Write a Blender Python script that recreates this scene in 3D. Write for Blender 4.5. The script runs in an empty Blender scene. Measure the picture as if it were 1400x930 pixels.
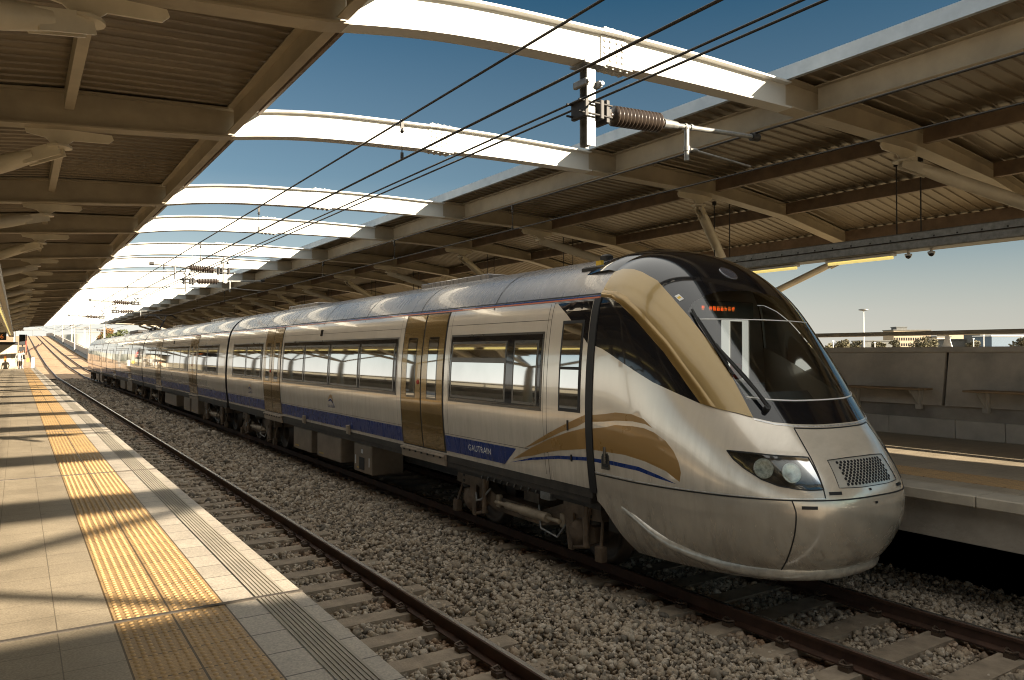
import bpy, math, random
import numpy as np
from mathutils import Vector, Matrix
from mathutils.geometry import delaunay_2d_cdt
random.seed(7); rng = np.random.default_rng(7)
R = math.radians
scene = bpy.context.scene
col = scene.collection

# ------------------------------------------------------------------ camera, sky, sun, exposure
cd = bpy.data.cameras.new('camera'); cam = bpy.data.objects.new('camera', cd); col.objects.link(cam)
cd.sensor_width = 36; cd.lens = 26.743; cd.clip_start = 0.05; cd.clip_end = 6000
cam.location = (0, 0, 2.6); cam.rotation_euler = (R(90.936), 0, -R(33.024))
scene.camera = cam
SUN = Vector((1.0, -1.95, 0.79)).normalized()          # towards the sun
elev = math.asin(SUN.z); azim = math.atan2(SUN.x, SUN.y)
w = bpy.data.worlds.new('World'); scene.world = w; w.use_nodes = True
nt = w.node_tree; nt.nodes.clear()
sky = nt.nodes.new('ShaderNodeTexSky'); sky.sky_type = 'NISHITA'; sky.sun_disc = False
sky.sun_elevation = elev; sky.sun_rotation = azim
sky.air_density = 1.0; sky.dust_density = 2.0; sky.ozone_density = 3.0; sky.altitude = 1500
WS = 0.05; EXPO = 2.52
def wn(t): return nt.nodes.new(t)
bg = wn('ShaderNodeBackground'); bg.inputs[1].default_value = WS
tint = wn('ShaderNodeMix'); tint.data_type = 'RGBA'; tint.blend_type = 'MULTIPLY'; tint.inputs[0].default_value = 1; tint.inputs[7].default_value = (.15, .265, .25, 1)
nt.links.new(sky.outputs[0], tint.inputs[6])
tcw = wn('ShaderNodeTexCoord'); sep = wn('ShaderNodeSeparateXYZ'); nt.links.new(tcw.outputs['Generated'], sep.inputs[0])
hz = wn('ShaderNodeValToRGB'); e = hz.color_ramp.elements; e[0].position = 0; e[0].color = (1,1,1,1); e[1].position = .42; e[1].color = (0,0,0,1)
for p_, v_ in ((.05,.82),(.12,.40),(.22,.13)): q_ = e.new(p_); q_.color = (v_,v_,v_,1)
nt.links.new(sep.outputs[2], hz.inputs[0])
mrw = wn('ShaderNodeMapRange'); mrw.inputs[1].default_value = -1; mrw.inputs[2].default_value = 1; mrw.inputs[3].default_value = 5.6; mrw.inputs[4].default_value = 2.0
nt.links.new(sep.outputs[0], mrw.inputs[0])
hc = wn('ShaderNodeVectorMath'); hc.operation = 'SCALE'; hc.inputs[0].default_value = (1.0, .95, .84); nt.links.new(mrw.outputs[0], hc.inputs['Scale'])
mx = wn('ShaderNodeMix'); mx.data_type = 'RGBA'; nt.links.new(hz.outputs[0], mx.inputs[0]); nt.links.new(tint.outputs[2], mx.inputs[6]); nt.links.new(hc.outputs[0], mx.inputs[7])
# thin bright veil high overhead
zr = wn('ShaderNodeMapRange'); zr.interpolation_type = 'SMOOTHSTEP'; zr.inputs[1].default_value = .46; zr.inputs[2].default_value = .72; nt.links.new(sep.outputs[2], zr.inputs[0])
mz = wn('ShaderNodeMix'); mz.data_type = 'RGBA'; nt.links.new(zr.outputs[0], mz.inputs[0]); nt.links.new(mx.outputs[2], mz.inputs[6]); mz.inputs[7].default_value = (4.2, 4.1, 3.8, 1)
ow = wn('ShaderNodeOutputWorld')
nt.links.new(mz.outputs[2], bg.inputs[0]); nt.links.new(bg.outputs[0], ow.inputs[0])
sd = bpy.data.lights.new('sun', 'SUN'); so = bpy.data.objects.new('sun', sd); col.objects.link(so)
sd.energy = 3.2; sd.angle = R(0.53); sd.color = (1.0, 0.87, 0.68)
so.rotation_euler = SUN.to_track_quat('Z', 'Y').to_euler(); so.location = (40, -70, 40)
scene.view_settings.view_transform = 'Standard'; scene.view_settings.look = 'None'
scene.view_settings.exposure = EXPO; scene.view_settings.gamma = 1; scene.view_settings.use_curve_mapping = False
scene.render.engine = 'CYCLES'
scene.cycles.filter_width = 1.05; scene.cycles.max_bounces = 8; scene.cycles.diffuse_bounces = 5; scene.cycles.glossy_bounces = 5; scene.cycles.transmission_bounces = 6
scene.cycles.sample_clamp_indirect = 6; scene.cycles.use_denoising = True
scene.cycles.caustics_reflective = False; scene.cycles.caustics_refractive = False

# ------------------------------------------------------------------ object helpers
ORG = {}
def tag(o, label=None, cat=None, group=None, kind=None):
    if label: o['label'] = label
    if cat: o['category'] = cat
    if group: o['group'] = group
    if kind: o['kind'] = kind
    return o
def thing(name, loc, label, cat, group=None):
    o = bpy.data.objects.new(name, None); col.objects.link(o); o.location = loc
    o.empty_display_size = 0.2; ORG[o.name] = Vector(loc)
    return tag(o, label, cat, group)
def link_mesh(me, name, parent=None, origin=None):
    o = bpy.data.objects.new(name, me); col.objects.link(o)
    L = Vector(origin) if origin is not None else Vector((0, 0, 0))
    if parent is not None:
        base = ORG[parent.name]; o.parent = parent
        if origin is None: L = base
        o.location = L - base
    else:
        o.location = L
    ORG[o.name] = L
    if L.length > 0: me.transform(Matrix.Translation(-L))
    return o
class MB:
    def __init__(s): s.v = []; s.f = []; s.m = []; s.s = []
    def add(s, vs, fs, mi=0, smooth=False):
        b = len(s.v); s.v.extend([tuple(map(float, p)) for p in vs])
        for f in fs: s.f.append(tuple(i + b for i in f)); s.m.append(mi); s.s.append(smooth)
    def box(s, a, b, mi=0, M=None):
        x0, y0, z0 = a; x1, y1, z1 = b
        P = [(x0,y0,z0),(x1,y0,z0),(x1,y1,z0),(x0,y1,z0),(x0,y0,z1),(x1,y0,z1),(x1,y1,z1),(x0,y1,z1)]
        if M is not None: P = [M @ Vector(p) for p in P]
        s.add(P, [(0,3,2,1),(4,5,6,7),(0,1,5,4),(1,2,6,5),(2,3,7,6),(3,0,4,7)], mi)
    def cbox(s, a, b, c=.02, mi=0):
        # box with chamfered vertical edges and top rim
        x0,y0,z0=a;x1,y1,z1=b
        ring=lambda d,z:[(x0+d+c,y0+d,z),(x1-d-c,y0+d,z),(x1-d,y0+d+c,z),(x1-d,y1-d-c,z),(x1-d-c,y1-d,z),(x0+d+c,y1-d,z),(x0+d,y1-d-c,z),(x0+d,y0+d+c,z)]
        V=ring(c,z0)+ring(0,z0+c)+ring(0,z1-c)+ring(c,z1)
        F=[tuple(range(7,-1,-1)),tuple(range(24,32))]
        for k in range(3):
            for i in range(8): j=(i+1)%8; F.append((k*8+i,k*8+j,(k+1)*8+j,(k+1)*8+i))
        s.add(V,F,mi)
    def tube(s, p0, p1, r0, r1=None, n=10, mi=0, caps=True, smooth=True):
        p0 = Vector(p0); p1 = Vector(p1); r1 = r0 if r1 is None else r1
        d = (p1 - p0)
        if d.length < 1e-6: return
        d.normalize(); u = d.orthogonal().normalized(); w_ = d.cross(u)
        V = []
        for p, r in ((p0, r0), (p1, r1)):
            for i in range(n):
                a = 2*math.pi*i/n; V.append(p + r*(math.cos(a)*u + math.sin(a)*w_))
        s.add(V, [(i, (i+1) % n, n + (i+1) % n, n + i) for i in range(n)], mi, smooth)
        if caps:
            s.add(V, [tuple(range(n-1, -1, -1)), tuple(range(n, 2*n))], mi)
    def path(s, pts, r, n=8, mi=0):
        for a, b in zip(pts[:-1], pts[1:]): s.tube(a, b, r, n=n, mi=mi)
    def lathe(s, c, axis, prof, n=16, mi=0, smooth=True):
        c = Vector(c); d = Vector(axis).normalized(); u = d.orthogonal().normalized(); w_ = d.cross(u)
        V = []
        for (t, r) in prof:
            for i in range(n):
                a = 2*math.pi*i/n; V.append(c + d*t + r*(math.cos(a)*u + math.sin(a)*w_))
        F = []
        for k in range(len(prof)-1):
            for i in range(n): j = (i+1) % n; F.append((k*n+i, k*n+j, (k+1)*n+j, (k+1)*n+i))
        s.add(V, F, mi, smooth)
        s.add(V[:n], [tuple(range(n-1,-1,-1))], mi); s.add(V[-n:], [tuple(range(n))], mi)
    def prism(s, poly, ax, t0, t1, mi=0):
        # poly in the two other axes, extruded along axis ax from t0 to t1
        def P(a, b, t):
            return (t, a, b) if ax == 0 else (a, t, b) if ax == 1 else (a, b, t)
        n = len(poly); V = [P(a, b, t0) for a, b in poly] + [P(a, b, t1) for a, b in poly]
        s.add(V, [(i, (i+1) % n, n + (i+1) % n, n + i) for i in range(n)] + [tuple(range(n-1,-1,-1)), tuple(range(n, 2*n))], mi)
    def grid(s, G, mi=0, smooth=True, flip=False):
        a, b = len(G), len(G[0]); V = [p for row in G for p in row]
        F = [(i*b+j, (i+1)*b+j, (i+1)*b+j+1, i*b+j+1) for i in range(a-1) for j in range(b-1)]
        if flip: F = [f[::-1] for f in F]
        s.add(V, F, mi, smooth)
    def ico(s, c, r, mi=0):
        s.lathe(Vector(c)-Vector((0,0,r)), (0,0,1), [(r-r*math.cos(a), max(r*math.sin(a),1e-4)) for a in np.linspace(0.05, math.pi-.05, 7)], 10, mi)
    def build(s, name, mats, parent=None, origin=None, recalc=True):
        me = bpy.data.meshes.new(name)
        me.from_pydata(s.v, [], s.f)
        if not isinstance(mats, (list, tuple)): mats = [mats]
        for m in mats: me.materials.append(m)
        me.polygons.foreach_set('material_index', s.m); me.polygons.foreach_set('use_smooth', s.s)
        if recalc:
            import bmesh
            bm = bmesh.new(); bm.from_mesh(me); bmesh.ops.recalc_face_normals(bm, faces=bm.faces); bm.to_mesh(me); bm.free()
        me.update()
        return link_mesh(me, name, parent, origin)

# ------------------------------------------------------------------ materials
def newmat(name):
    m = bpy.data.materials.new(name); m.use_nodes = True
    return m, m.node_tree, m.node_tree.nodes['Principled BSDF']
def mat(name, c, rough=.5, metal=0., spots=.18, scale=3., bump=0., bscale=40., coat=0., ior=1.5, c2=None, emit=None, stretch=(1,1,1), island=0.):
    m, t, p = newmat(name); N = t.nodes; Lk = t.links
    tc = N.new('ShaderNodeTexCoord'); mp = N.new('ShaderNodeMapping'); mp.inputs['Scale'].default_value = stretch
    Lk.new(tc.outputs['Object'], mp.inputs[0])
    nz = N.new('ShaderNodeTexNoise'); nz.inputs['Scale'].default_value = scale; nz.inputs['Detail'].default_value = 6; nz.inputs['Roughness'].default_value = .62
    Lk.new(mp.outputs[0], nz.inputs['Vector'])
    rp = N.new('ShaderNodeValToRGB'); e = rp.color_ramp.elements
    a = [x*(1-spots) for x in c] if c2 is None else list(c2); b = [min(1, x*(1+spots*.6)) for x in c]
    e[0].position = .32; e[0].color = (*a, 1); e[1].position = .66; e[1].color = (*b, 1)
    Lk.new(nz.outputs['Fac'], rp.inputs[0])
    src = rp.outputs[0]
    if island:
        g = N.new('ShaderNodeNewGeometry'); mx = N.new('ShaderNodeMix'); mx.data_type = 'RGBA'; mx.blend_type = 'MULTIPLY'; mx.inputs[0].default_value = 1
        r2 = N.new('ShaderNodeValToRGB'); q = r2.color_ramp.elements
        q[0].color = (1-island, 1-island, 1-island, 1); q[1].color = (1+island*.0, 1, 1, 1)
        x = q.new(.5); x.color = (.80, .74, .66, 1)
        Lk.new(g.outputs['Random Per Island'], r2.inputs[0]); Lk.new(src, mx.inputs[6]); Lk.new(r2.outputs[0], mx.inputs[7]); src = mx.outputs[2]
    Lk.new(src, p.inputs['Base Color'])
    mr = N.new('ShaderNodeMapRange'); mr.inputs[3].default_value = max(.02, rough*.8); mr.inputs[4].default_value = min(1, rough*1.25)
    Lk.new(nz.outputs['Fac'], mr.inputs[0]); Lk.new(mr.outputs[0], p.inputs['Roughness'])
    p.inputs['Metallic'].default_value = metal; p.inputs['Coat Weight'].default_value = coat; p.inputs['Coat Roughness'].default_value = .03
    p.inputs['IOR'].default_value = ior
    if emit: p.inputs['Emission Color'].default_value = (*emit[0], 1); p.inputs['Emission Strength'].default_value = emit[1]
    if bump:
        n2 = N.new('ShaderNodeTexNoise'); n2.inputs['Scale'].default_value = bscale; n2.inputs['Detail'].default_value = 5
        Lk.new(mp.outputs[0], n2.inputs['Vector'])
        bp = N.new('ShaderNodeBump'); bp.inputs['Strength'].default_value = bump; bp.inputs['Distance'].default_value = .02
        Lk.new(n2.outputs['Fac'], bp.inputs['Height']); Lk.new(bp.outputs[0], p.inputs['Normal'])
    return m
def tilemat(name, c, mortar, bw, rh, ms=.006, rough=.5, var=.12, off=(0,0,0), bump=.3, rot=0., speck=.25):
    m, t, p = newmat(name); N = t.nodes; Lk = t.links
    g = N.new('ShaderNodeNewGeometry'); mp = N.new('ShaderNodeMapping'); mp.inputs['Location'].default_value = off; mp.inputs['Rotation'].default_value = (0,0,rot)
    Lk.new(g.outputs['Position'], mp.inputs[0])
    br = N.new('ShaderNodeTexBrick'); br.offset = 0; br.squash = 1; br.inputs['Scale'].default_value = 1
    br.inputs['Brick Width'].default_value = bw; br.inputs['Row Height'].default_value = rh; br.inputs['Mortar Size'].default_value = ms; br.inputs['Mortar Smooth'].default_value = .2
    br.inputs['Color1'].default_value = (*[x*(1-var) for x in c], 1); br.inputs['Color2'].default_value = (*[min(1, x*(1+var)) for x in c], 1); br.inputs['Mortar'].default_value = (*mortar, 1)
    Lk.new(mp.outputs[0], br.inputs['Vector'])
    nz = N.new('ShaderNodeTexNoise'); nz.inputs['Scale'].default_value = 90; nz.inputs['Detail'].default_value = 4
    n2 = N.new('ShaderNodeTexNoise'); n2.inputs['Scale'].default_value = 1.7; n2.inputs['Detail'].default_value = 6; n2.inputs['Roughness'].default_value = .7
    Lk.new(g.outputs['Position'], nz.inputs['Vector']); Lk.new(g.outputs['Position'], n2.inputs['Vector'])
    r1 = N.new('ShaderNodeMapRange'); r1.inputs[1].default_value = .35; r1.inputs[2].default_value = .65; r1.inputs[3].default_value = 1-speck; r1.inputs[4].default_value = 1.08
    r2 = N.new('ShaderNodeMapRange'); r2.inputs[1].default_value = .3; r2.inputs[2].default_value = .7; r2.inputs[3].default_value = .72; r2.inputs[4].default_value = 1.08
    Lk.new(nz.outputs['Fac'], r1.inputs[0]); Lk.new(n2.outputs['Fac'], r2.inputs[0])
    mu = N.new('ShaderNodeMath'); mu.operation = 'MULTIPLY'; Lk.new(r1.outputs[0], mu.inputs[0]); Lk.new(r2.outputs[0], mu.inputs[1])
    mx = N.new('ShaderNodeVectorMath'); mx.operation = 'SCALE'; Lk.new(br.outputs['Color'], mx.inputs[0]); Lk.new(mu.outputs[0], mx.inputs['Scale'])
    Lk.new(mx.outputs[0], p.inputs['Base Color'])
    n3 = N.new('ShaderNodeTexNoise'); n3.inputs['Scale'].default_value = 7; n3.inputs['Detail'].default_value = 8; n3.inputs['Roughness'].default_value = .75; n3.inputs['Distortion'].default_value = 1.2; Lk.new(g.outputs['Position'], n3.inputs['Vector'])
    r3 = N.new('ShaderNodeMapRange'); r3.inputs[1].default_value = .60; r3.inputs[2].default_value = .72; r3.inputs[3].default_value = 1; r3.inputs[4].default_value = .70; Lk.new(n3.outputs['Fac'], r3.inputs[0])
    m3 = N.new('ShaderNodeMath'); m3.operation = 'MULTIPLY'; Lk.new(mu.outputs[0], m3.inputs[0]); Lk.new(r3.outputs[0], m3.inputs[1]); vo_ = N.new('ShaderNodeTexVoronoi'); vo_.inputs['Scale'].default_value = 2.6; Lk.new(g.outputs['Position'], vo_.inputs['Vector'])
    r4 = N.new('ShaderNodeMapRange'); r4.inputs[1].default_value = .045; r4.inputs[2].default_value = .06; r4.inputs[3].default_value = .62; r4.inputs[4].default_value = 1; Lk.new(vo_.outputs['Distance'], r4.inputs[0])
    m4 = N.new('ShaderNodeMath'); m4.operation = 'MULTIPLY'; Lk.new(m3.outputs[0], m4.inputs[0]); Lk.new(r4.outputs[0], m4.inputs[1]); Lk.new(m4.outputs[0], mx.inputs['Scale'])
    rr = N.new('ShaderNodeMapRange'); rr.inputs[3].default_value = rough*.75; rr.inputs[4].default_value = rough*1.3; Lk.new(n2.outputs['Fac'], rr.inputs[0]); Lk.new(rr.outputs[0], p.inputs['Roughness'])
    bp = N.new('ShaderNodeBump'); bp.inputs['Strength'].default_value = bump; bp.inputs['Distance'].default_value = .006; bp.invert = True
    ad = N.new('ShaderNodeMath'); ad.operation = 'MULTIPLY_ADD'; ad.inputs[1].default_value = .25
    Lk.new(nz.outputs['Fac'], ad.inputs[0]); Lk.new(br.outputs['Fac'], ad.inputs[2]); Lk.new(ad.outputs[0], bp.inputs['Height']); Lk.new(bp.outputs[0], p.inputs['Normal'])
    return m
M_ = {}
M_['steel'] = mat('white_painted_steel', (.56,.55,.515), .45, spots=.07, scale=1.2, stretch=(1,1,1), bump=.05, bscale=8)
M_['beam'] = mat('beige_painted_steel', (.39,.335,.25), .48, spots=.2, scale=1.6, bump=.04, bscale=10)
M_['strut'] = mat('grey_painted_tube', (.60,.55,.45), .4, spots=.15, scale=2)
M_['lip'] = mat('scuffed_silver_lip', (.72,.68,.60), .3, metal=.5, spots=.3, scale=9, coat=.3)
M_['brown'] = mat('rusty_brown_purlin', (.20,.14,.095), .6, spots=.35, scale=2.5, bump=.08, bscale=30)
M_['deck'] = mat('roof_sheet_underside', (.20,.16,.11), .36, metal=.25, spots=.22, scale=.9, bump=.03, bscale=12, stretch=(.5,3,1))
M_['alu'] = mat('weathered_aluminium', (.45,.50,.54), .5, metal=.4, spots=.12, scale=4)
M_['galv'] = mat('galvanised_steel', (.27,.27,.26), .5, metal=.6, spots=.3, scale=12)
M_['dark'] = mat('dark_metal', (.035,.032,.03), .55, metal=.3, spots=.4, scale=10)
M_['rubber'] = mat('black_rubber', (.012,.012,.013), .5, spots=.2)
M_['wire'] = mat('wire_metal', (.03,.028,.025), .5, metal=.3, spots=.2)
M_['insul'] = mat('brown_porcelain', (.042,.030,.023), .3, spots=.2, scale=20)
M_['concrete'] = mat('concrete', (.52,.465,.39), .85, spots=.28, scale=1.3, bump=.25, bscale=35)
M_['concrete_dark'] = mat('stained_shade_concrete', (.32,.285,.24), .9, spots=.4, scale=.9, bump=.3, bscale=25)
M_['void'] = mat('void_shade_concrete', (.035,.03,.026), .95, spots=.3)  # near-black colour holds the shade of the void under the platform
M_['block'] = mat('pale_concrete_block', (.52,.47,.40), .8, spots=.16, scale=3, bump=.15, bscale=40)
M_['coping'] = mat('pale_coping', (.40,.355,.285), .6, spots=.16, scale=4, bump=.1, bscale=60)
M_['tile'] = tilemat('platform_tile', (.40,.33,.235), (.20,.16,.11), .30, .30, .003, .5, .05, off=(.11,.1,0), bump=.2)
M_['edge_tile'] = tilemat('pale_edge_tile', (.56,.49,.40), (.12,.10,.085), .6, .30, .005, .5, .05, off=(-.435,.1,0), bump=.4)
M_['yellow'] = tilemat('yellow_tactile_tile', (.50,.32,.145), (.12,.075,.03), .2895, .30, .006, .5, .07, off=(-.456,.1,0), bump=.4)
M_['dome'] = mat('yellow_dome', (.54,.345,.155), .5, spots=.15, scale=5)
M_['joint'] = mat('joint_filler', (.09,.075,.06), .8, spots=.3, scale=20)
M_['rail'] = mat('rusty_rail_side', (.085,.045,.03), .6, metal=.3, spots=.35, scale=6)
M_['railtop'] = mat('polished_rail_head', (.75,.70,.64), .22, metal=.9, spots=.2, scale=6, stretch=(6,.3,1))
M_['sleeper'] = mat('concrete_sleeper', (.33,.265,.195), .9, spots=.3, scale=5, bump=.3, bscale=50)
def rusty(m):
    t = m.node_tree; N = t.nodes; Lk = t.links; p = N['Principled BSDF']; src = p.inputs['Base Color'].links[0].from_socket
    g = N.new('ShaderNodeNewGeometry'); sp = N.new('ShaderNodeSeparateXYZ'); Lk.new(g.outputs['Position'], sp.inputs[0])
    best = None
    for xr in (2.065, 3.575, 6.165, 7.675):
        a = N.new('ShaderNodeMath'); a.operation = 'SUBTRACT'; a.inputs[1].default_value = xr; Lk.new(sp.outputs[0], a.inputs[0])
        b = N.new('ShaderNodeMath'); b.operation = 'ABSOLUTE'; Lk.new(a.outputs[0], b.inputs[0])
        if best is None: best = b.outputs[0]
        else:
            c = N.new('ShaderNodeMath'); c.operation = 'MINIMUM'; Lk.new(best, c.inputs[0]); Lk.new(b.outputs[0], c.inputs[1]); best = c.outputs[0]
    nz = N.new('ShaderNodeTexNoise'); nz.inputs['Scale'].default_value = 2.2; nz.inputs['Detail'].default_value = 5; Lk.new(g.outputs['Position'], nz.inputs['Vector'])
    d = N.new('ShaderNodeMath'); d.operation = 'MULTIPLY_ADD'; d.inputs[1].default_value = -.55; Lk.new(nz.outputs['Fac'], d.inputs[0]); Lk.new(best, d.inputs[2])
    r = N.new('ShaderNodeMapRange'); r.inputs[1].default_value = -.22; r.inputs[2].default_value = .08; r.inputs[3].default_value = .8; r.inputs[4].default_value = 0; Lk.new(d.outputs[0], r.inputs[0])
    mx_ = N.new('ShaderNodeMix'); mx_.data_type = 'RGBA'; mx_.blend_type = 'MULTIPLY'; Lk.new(r.outputs[0], mx_.inputs[0]); Lk.new(src, mx_.inputs[6]); mx_.inputs[7].default_value = (.66,.42,.26,1)
    Lk.new(mx_.outputs[2], p.inputs['Base Color'])
M_['clip'] = mat('rail_clip_steel', (.10,.07,.05), .5, metal=.5, spots=.3)
M_['stone'] = mat('ballast_stone', (.52,.45,.365), .85, spots=.3, scale=40, island=.68)
M_['bed'] = mat('ballast_bed', (.34,.285,.225), .95, spots=.65, scale=22, bump=1.0, bscale=26)
M_['bed_far'] = mat('sandy_ballast', (.42,.275,.16), .95, spots=.35, scale=1.5, bump=.6, bscale=6)
rusty(M_['stone']); rusty(M_['bed'])
M_['pearl'] = mat('pearl_beige_paint', (.86,.785,.675), .17, metal=.30, spots=.05, scale=1.5, coat=1.0, ior=1.6)
M_['lower'] = mat('lower_nose_paint', (.66,.60,.51), .20, metal=.42, spots=.12, scale=2.5, coat=.8, ior=1.5)
def grime(m, z0, z1, c, amt):
    t = m.node_tree; N = t.nodes; Lk = t.links; p = N['Principled BSDF']; src = p.inputs['Base Color'].links[0].from_socket
    g = N.new('ShaderNodeNewGeometry'); sp = N.new('ShaderNodeSeparateXYZ'); Lk.new(g.outputs['Position'], sp.inputs[0])
    mp = N.new('ShaderNodeMapping'); mp.inputs['Scale'].default_value = (1.5, 4.5, .7); Lk.new(g.outputs['Position'], mp.inputs[0])
    nz = N.new('ShaderNodeTexNoise'); nz.inputs['Scale'].default_value = 2.0; nz.inputs['Detail'].default_value = 8; nz.inputs['Roughness'].default_value = .7; Lk.new(mp.outputs[0], nz.inputs['Vector'])
    r = N.new('ShaderNodeMapRange'); r.inputs[1].default_value = z0; r.inputs[2].default_value = z1; r.inputs[3].default_value = 1; r.inputs[4].default_value = 0.12; Lk.new(sp.outputs[2], r.inputs[0])
    r2 = N.new('ShaderNodeMapRange'); r2.inputs[1].default_value = .42; r2.inputs[2].default_value = .70; r2.inputs[3].default_value = 0; r2.inputs[4].default_value = amt; Lk.new(nz.outputs['Fac'], r2.inputs[0])
    mu = N.new('ShaderNodeMath'); mu.operation = 'MULTIPLY'; Lk.new(r.outputs[0], mu.inputs[0]); Lk.new(r2.outputs[0], mu.inputs[1])
    mx_ = N.new('ShaderNodeMix'); mx_.data_type = 'RGBA'; Lk.new(mu.outputs[0], mx_.inputs[0]); Lk.new(src, mx_.inputs[6]); mx_.inputs[7].default_value = (*c,1); Lk.new(mx_.outputs[2], p.inputs['Base Color'])
    rs = p.inputs['Roughness'].links[0].from_socket; ad = N.new('ShaderNodeMath'); ad.operation = 'MULTIPLY_ADD'; ad.inputs[1].default_value = .35; Lk.new(mu.outputs[0], ad.inputs[0]); Lk.new(rs, ad.inputs[2]); Lk.new(ad.outputs[0], p.inputs['Roughness'])
grime(M_['pearl'], 1.0, 2.1, (.22,.16,.10), .40); grime(M_['lower'], .4, 1.3, (.16,.12,.08), .65)
M_['gold'] = mat('gold_paint', (.33,.215,.075), .18, metal=.6, spots=.06, scale=1.5, coat=1.0)
M_['gold_band'] = mat('gold_band_paint', (.37,.262,.11), .25, metal=.35, spots=.06, scale=1.5, coat=.8)
M_['swoosh'] = mat('gold_swoosh_paint', (.36,.21,.07), .28, metal=.1, spots=.05, coat=.8)
M_['blue'] = mat('blue_stripe_paint', (.010,.038,.19), .25, metal=.0, spots=.1, coat=.25)
M_['orange'] = mat('orange_line_paint', (.55,.13,.03), .35, spots=.1, coat=.5)
M_['gloss'] = mat('black_gloss', (.008,.009,.012), .08, spots=.1, coat=.6, ior=1.6)
M_['roofp'] = mat('train_roof_paint', (.36,.34,.33), .25, metal=.45, spots=.10, scale=.7, stretch=(1,.4,1), coat=.3)
M_['pane'] = mat('coated_window_glass', (.62,.64,.65), .03, metal=1., spots=.15, scale=.4)
M_['frame'] = mat('window_frame_metal', (.13,.122,.11), .28, metal=.7, spots=.15)
M_['white'] = mat('white_line_paint', (.8,.8,.78), .4, spots=.05)
M_['under'] = mat('grimy_underframe', (.048,.040,.032), .7, metal=.2, spots=.5, scale=5, bump=.15)
M_['bogie'] = mat('dusty_bogie', (.17,.12,.08), .7, metal=.2, spots=.5, scale=4, bump=.2)
M_['damper'] = mat('damper_paint', (.34,.27,.19), .6, spots=.3, scale=8)
M_['boxp'] = mat('underframe_box_paint', (.30,.23,.165), .5, spots=.25, scale=3)
M_['lens'] = mat('lamp_chrome', (.85,.85,.85), .32, metal=.75, spots=.35, scale=18)
M_['headbg'] = mat('headlight_cover', (.035,.037,.042), .12, spots=.3, coat=1.0, scale=6)
M_['lens_dim'] = mat('dim_lamp_reflector', (.42,.41,.39), .4, metal=.6, spots=.5, scale=30)
M_['wheel'] = mat('wheel_steel', (.10,.08,.065), .5, metal=.6, spots=.3)
M_['wood'] = mat('timber_slat', (.30,.20,.11), .6, spots=.3, scale=6, stretch=(6,.6,6))
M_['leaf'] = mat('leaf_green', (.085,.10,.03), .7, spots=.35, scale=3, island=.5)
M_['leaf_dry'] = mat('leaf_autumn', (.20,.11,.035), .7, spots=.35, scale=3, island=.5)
M_['leaf_far'] = mat('hazed_foliage', (.16,.145,.085), .8, spots=.35, scale=.3, island=.5)  # green dulled towards tan, distance haze put into the leaf colour
M_['bark'] = mat('bark', (.12,.08,.05), .9, spots=.3, scale=12)
M_['grass'] = mat('dry_ground', (.22,.175,.105), .95, spots=.4, scale=.08)
grime(M_['gold'], 1.0, 1.8, (.12,.09,.05), .5); grime(M_['blue'], 1.0, 1.5, (.10,.08,.06), .35); grime(M_['roofp'], 3.2, 5.5, (.16,.14,.12), .28)
M_['led'] = mat('orange_led', (.8,.25,.05), .5, spots=0, emit=((1,.25,.04), .06))
M_['tubelamp'] = mat('fluorescent_tube', (.9,.8,.4), .4, spots=0, emit=((1,.78,.25), .13))
M_['skin'] = mat('skin', (.25,.14,.09), .6, spots=.05)
M_['cloth'] = mat('pale_clothing', (.36,.34,.32), .9, spots=.1)
M_['cloth_dark'] = mat('dark_clothing', (.05,.05,.07), .9, spots=.1)
M_['red'] = mat('red_paint', (.45,.04,.02), .5, spots=.1)
M_['yellowp'] = mat('yellow_paint', (.75,.5,.05), .5, spots=.1)
M_['facade'] = mat('tan_facade', (.42,.34,.24), .8, spots=.12)
M_['bluesheet'] = mat('blue_grey_sheet', (.12,.17,.23), .6, spots=.15)
M_['farhill'] = mat('hazy_hill', (.30,.30,.26), .95, spots=.2, scale=.03)
M_['path'] = mat('grey_path', (.16,.16,.15), .9, spots=.25, scale=1)
M_['cabin'] = mat('cab_interior', (.68,.65,.59), .7, spots=.1)
M_['seat'] = mat('cab_seat', (.24,.24,.24), .8, spots=.1)
gm = bpy.data.materials.new('windscreen_glass'); gm.use_nodes = True; gt = gm.node_tree; gt.nodes.clear()
go = gt.nodes.new('ShaderNodeOutputMaterial'); gx = gt.nodes.new('ShaderNodeMixShader'); ga = gt.nodes.new('ShaderNodeBsdfTransparent'); gb = gt.nodes.new('ShaderNodeBsdfGlossy'); gl = gt.nodes.new('ShaderNodeFresnel')
ga.inputs[0].default_value = (.80,.84,.80,1); gl.inputs[0].default_value = 2.0; gb.inputs['Color'].default_value = (.95,.95,.95,1)
nzg = gt.nodes.new('ShaderNodeTexNoise'); nzg.inputs['Scale'].default_value = 2; rg = gt.nodes.new('ShaderNodeMapRange'); rg.inputs[3].default_value = .01; rg.inputs[4].default_value = .07
gt.links.new(nzg.outputs['Fac'], rg.inputs[0]); gt.links.new(rg.outputs[0], gb.inputs['Roughness'])
gt.links.new(gl.outputs[0], gx.inputs[0]); gt.links.new(ga.outputs[0], gx.inputs[1]); gt.links.new(gb.outputs[0], gx.inputs[2]); gt.links.new(gx.outputs[0], go.inputs[0])
M_['glass'] = gm

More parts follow.
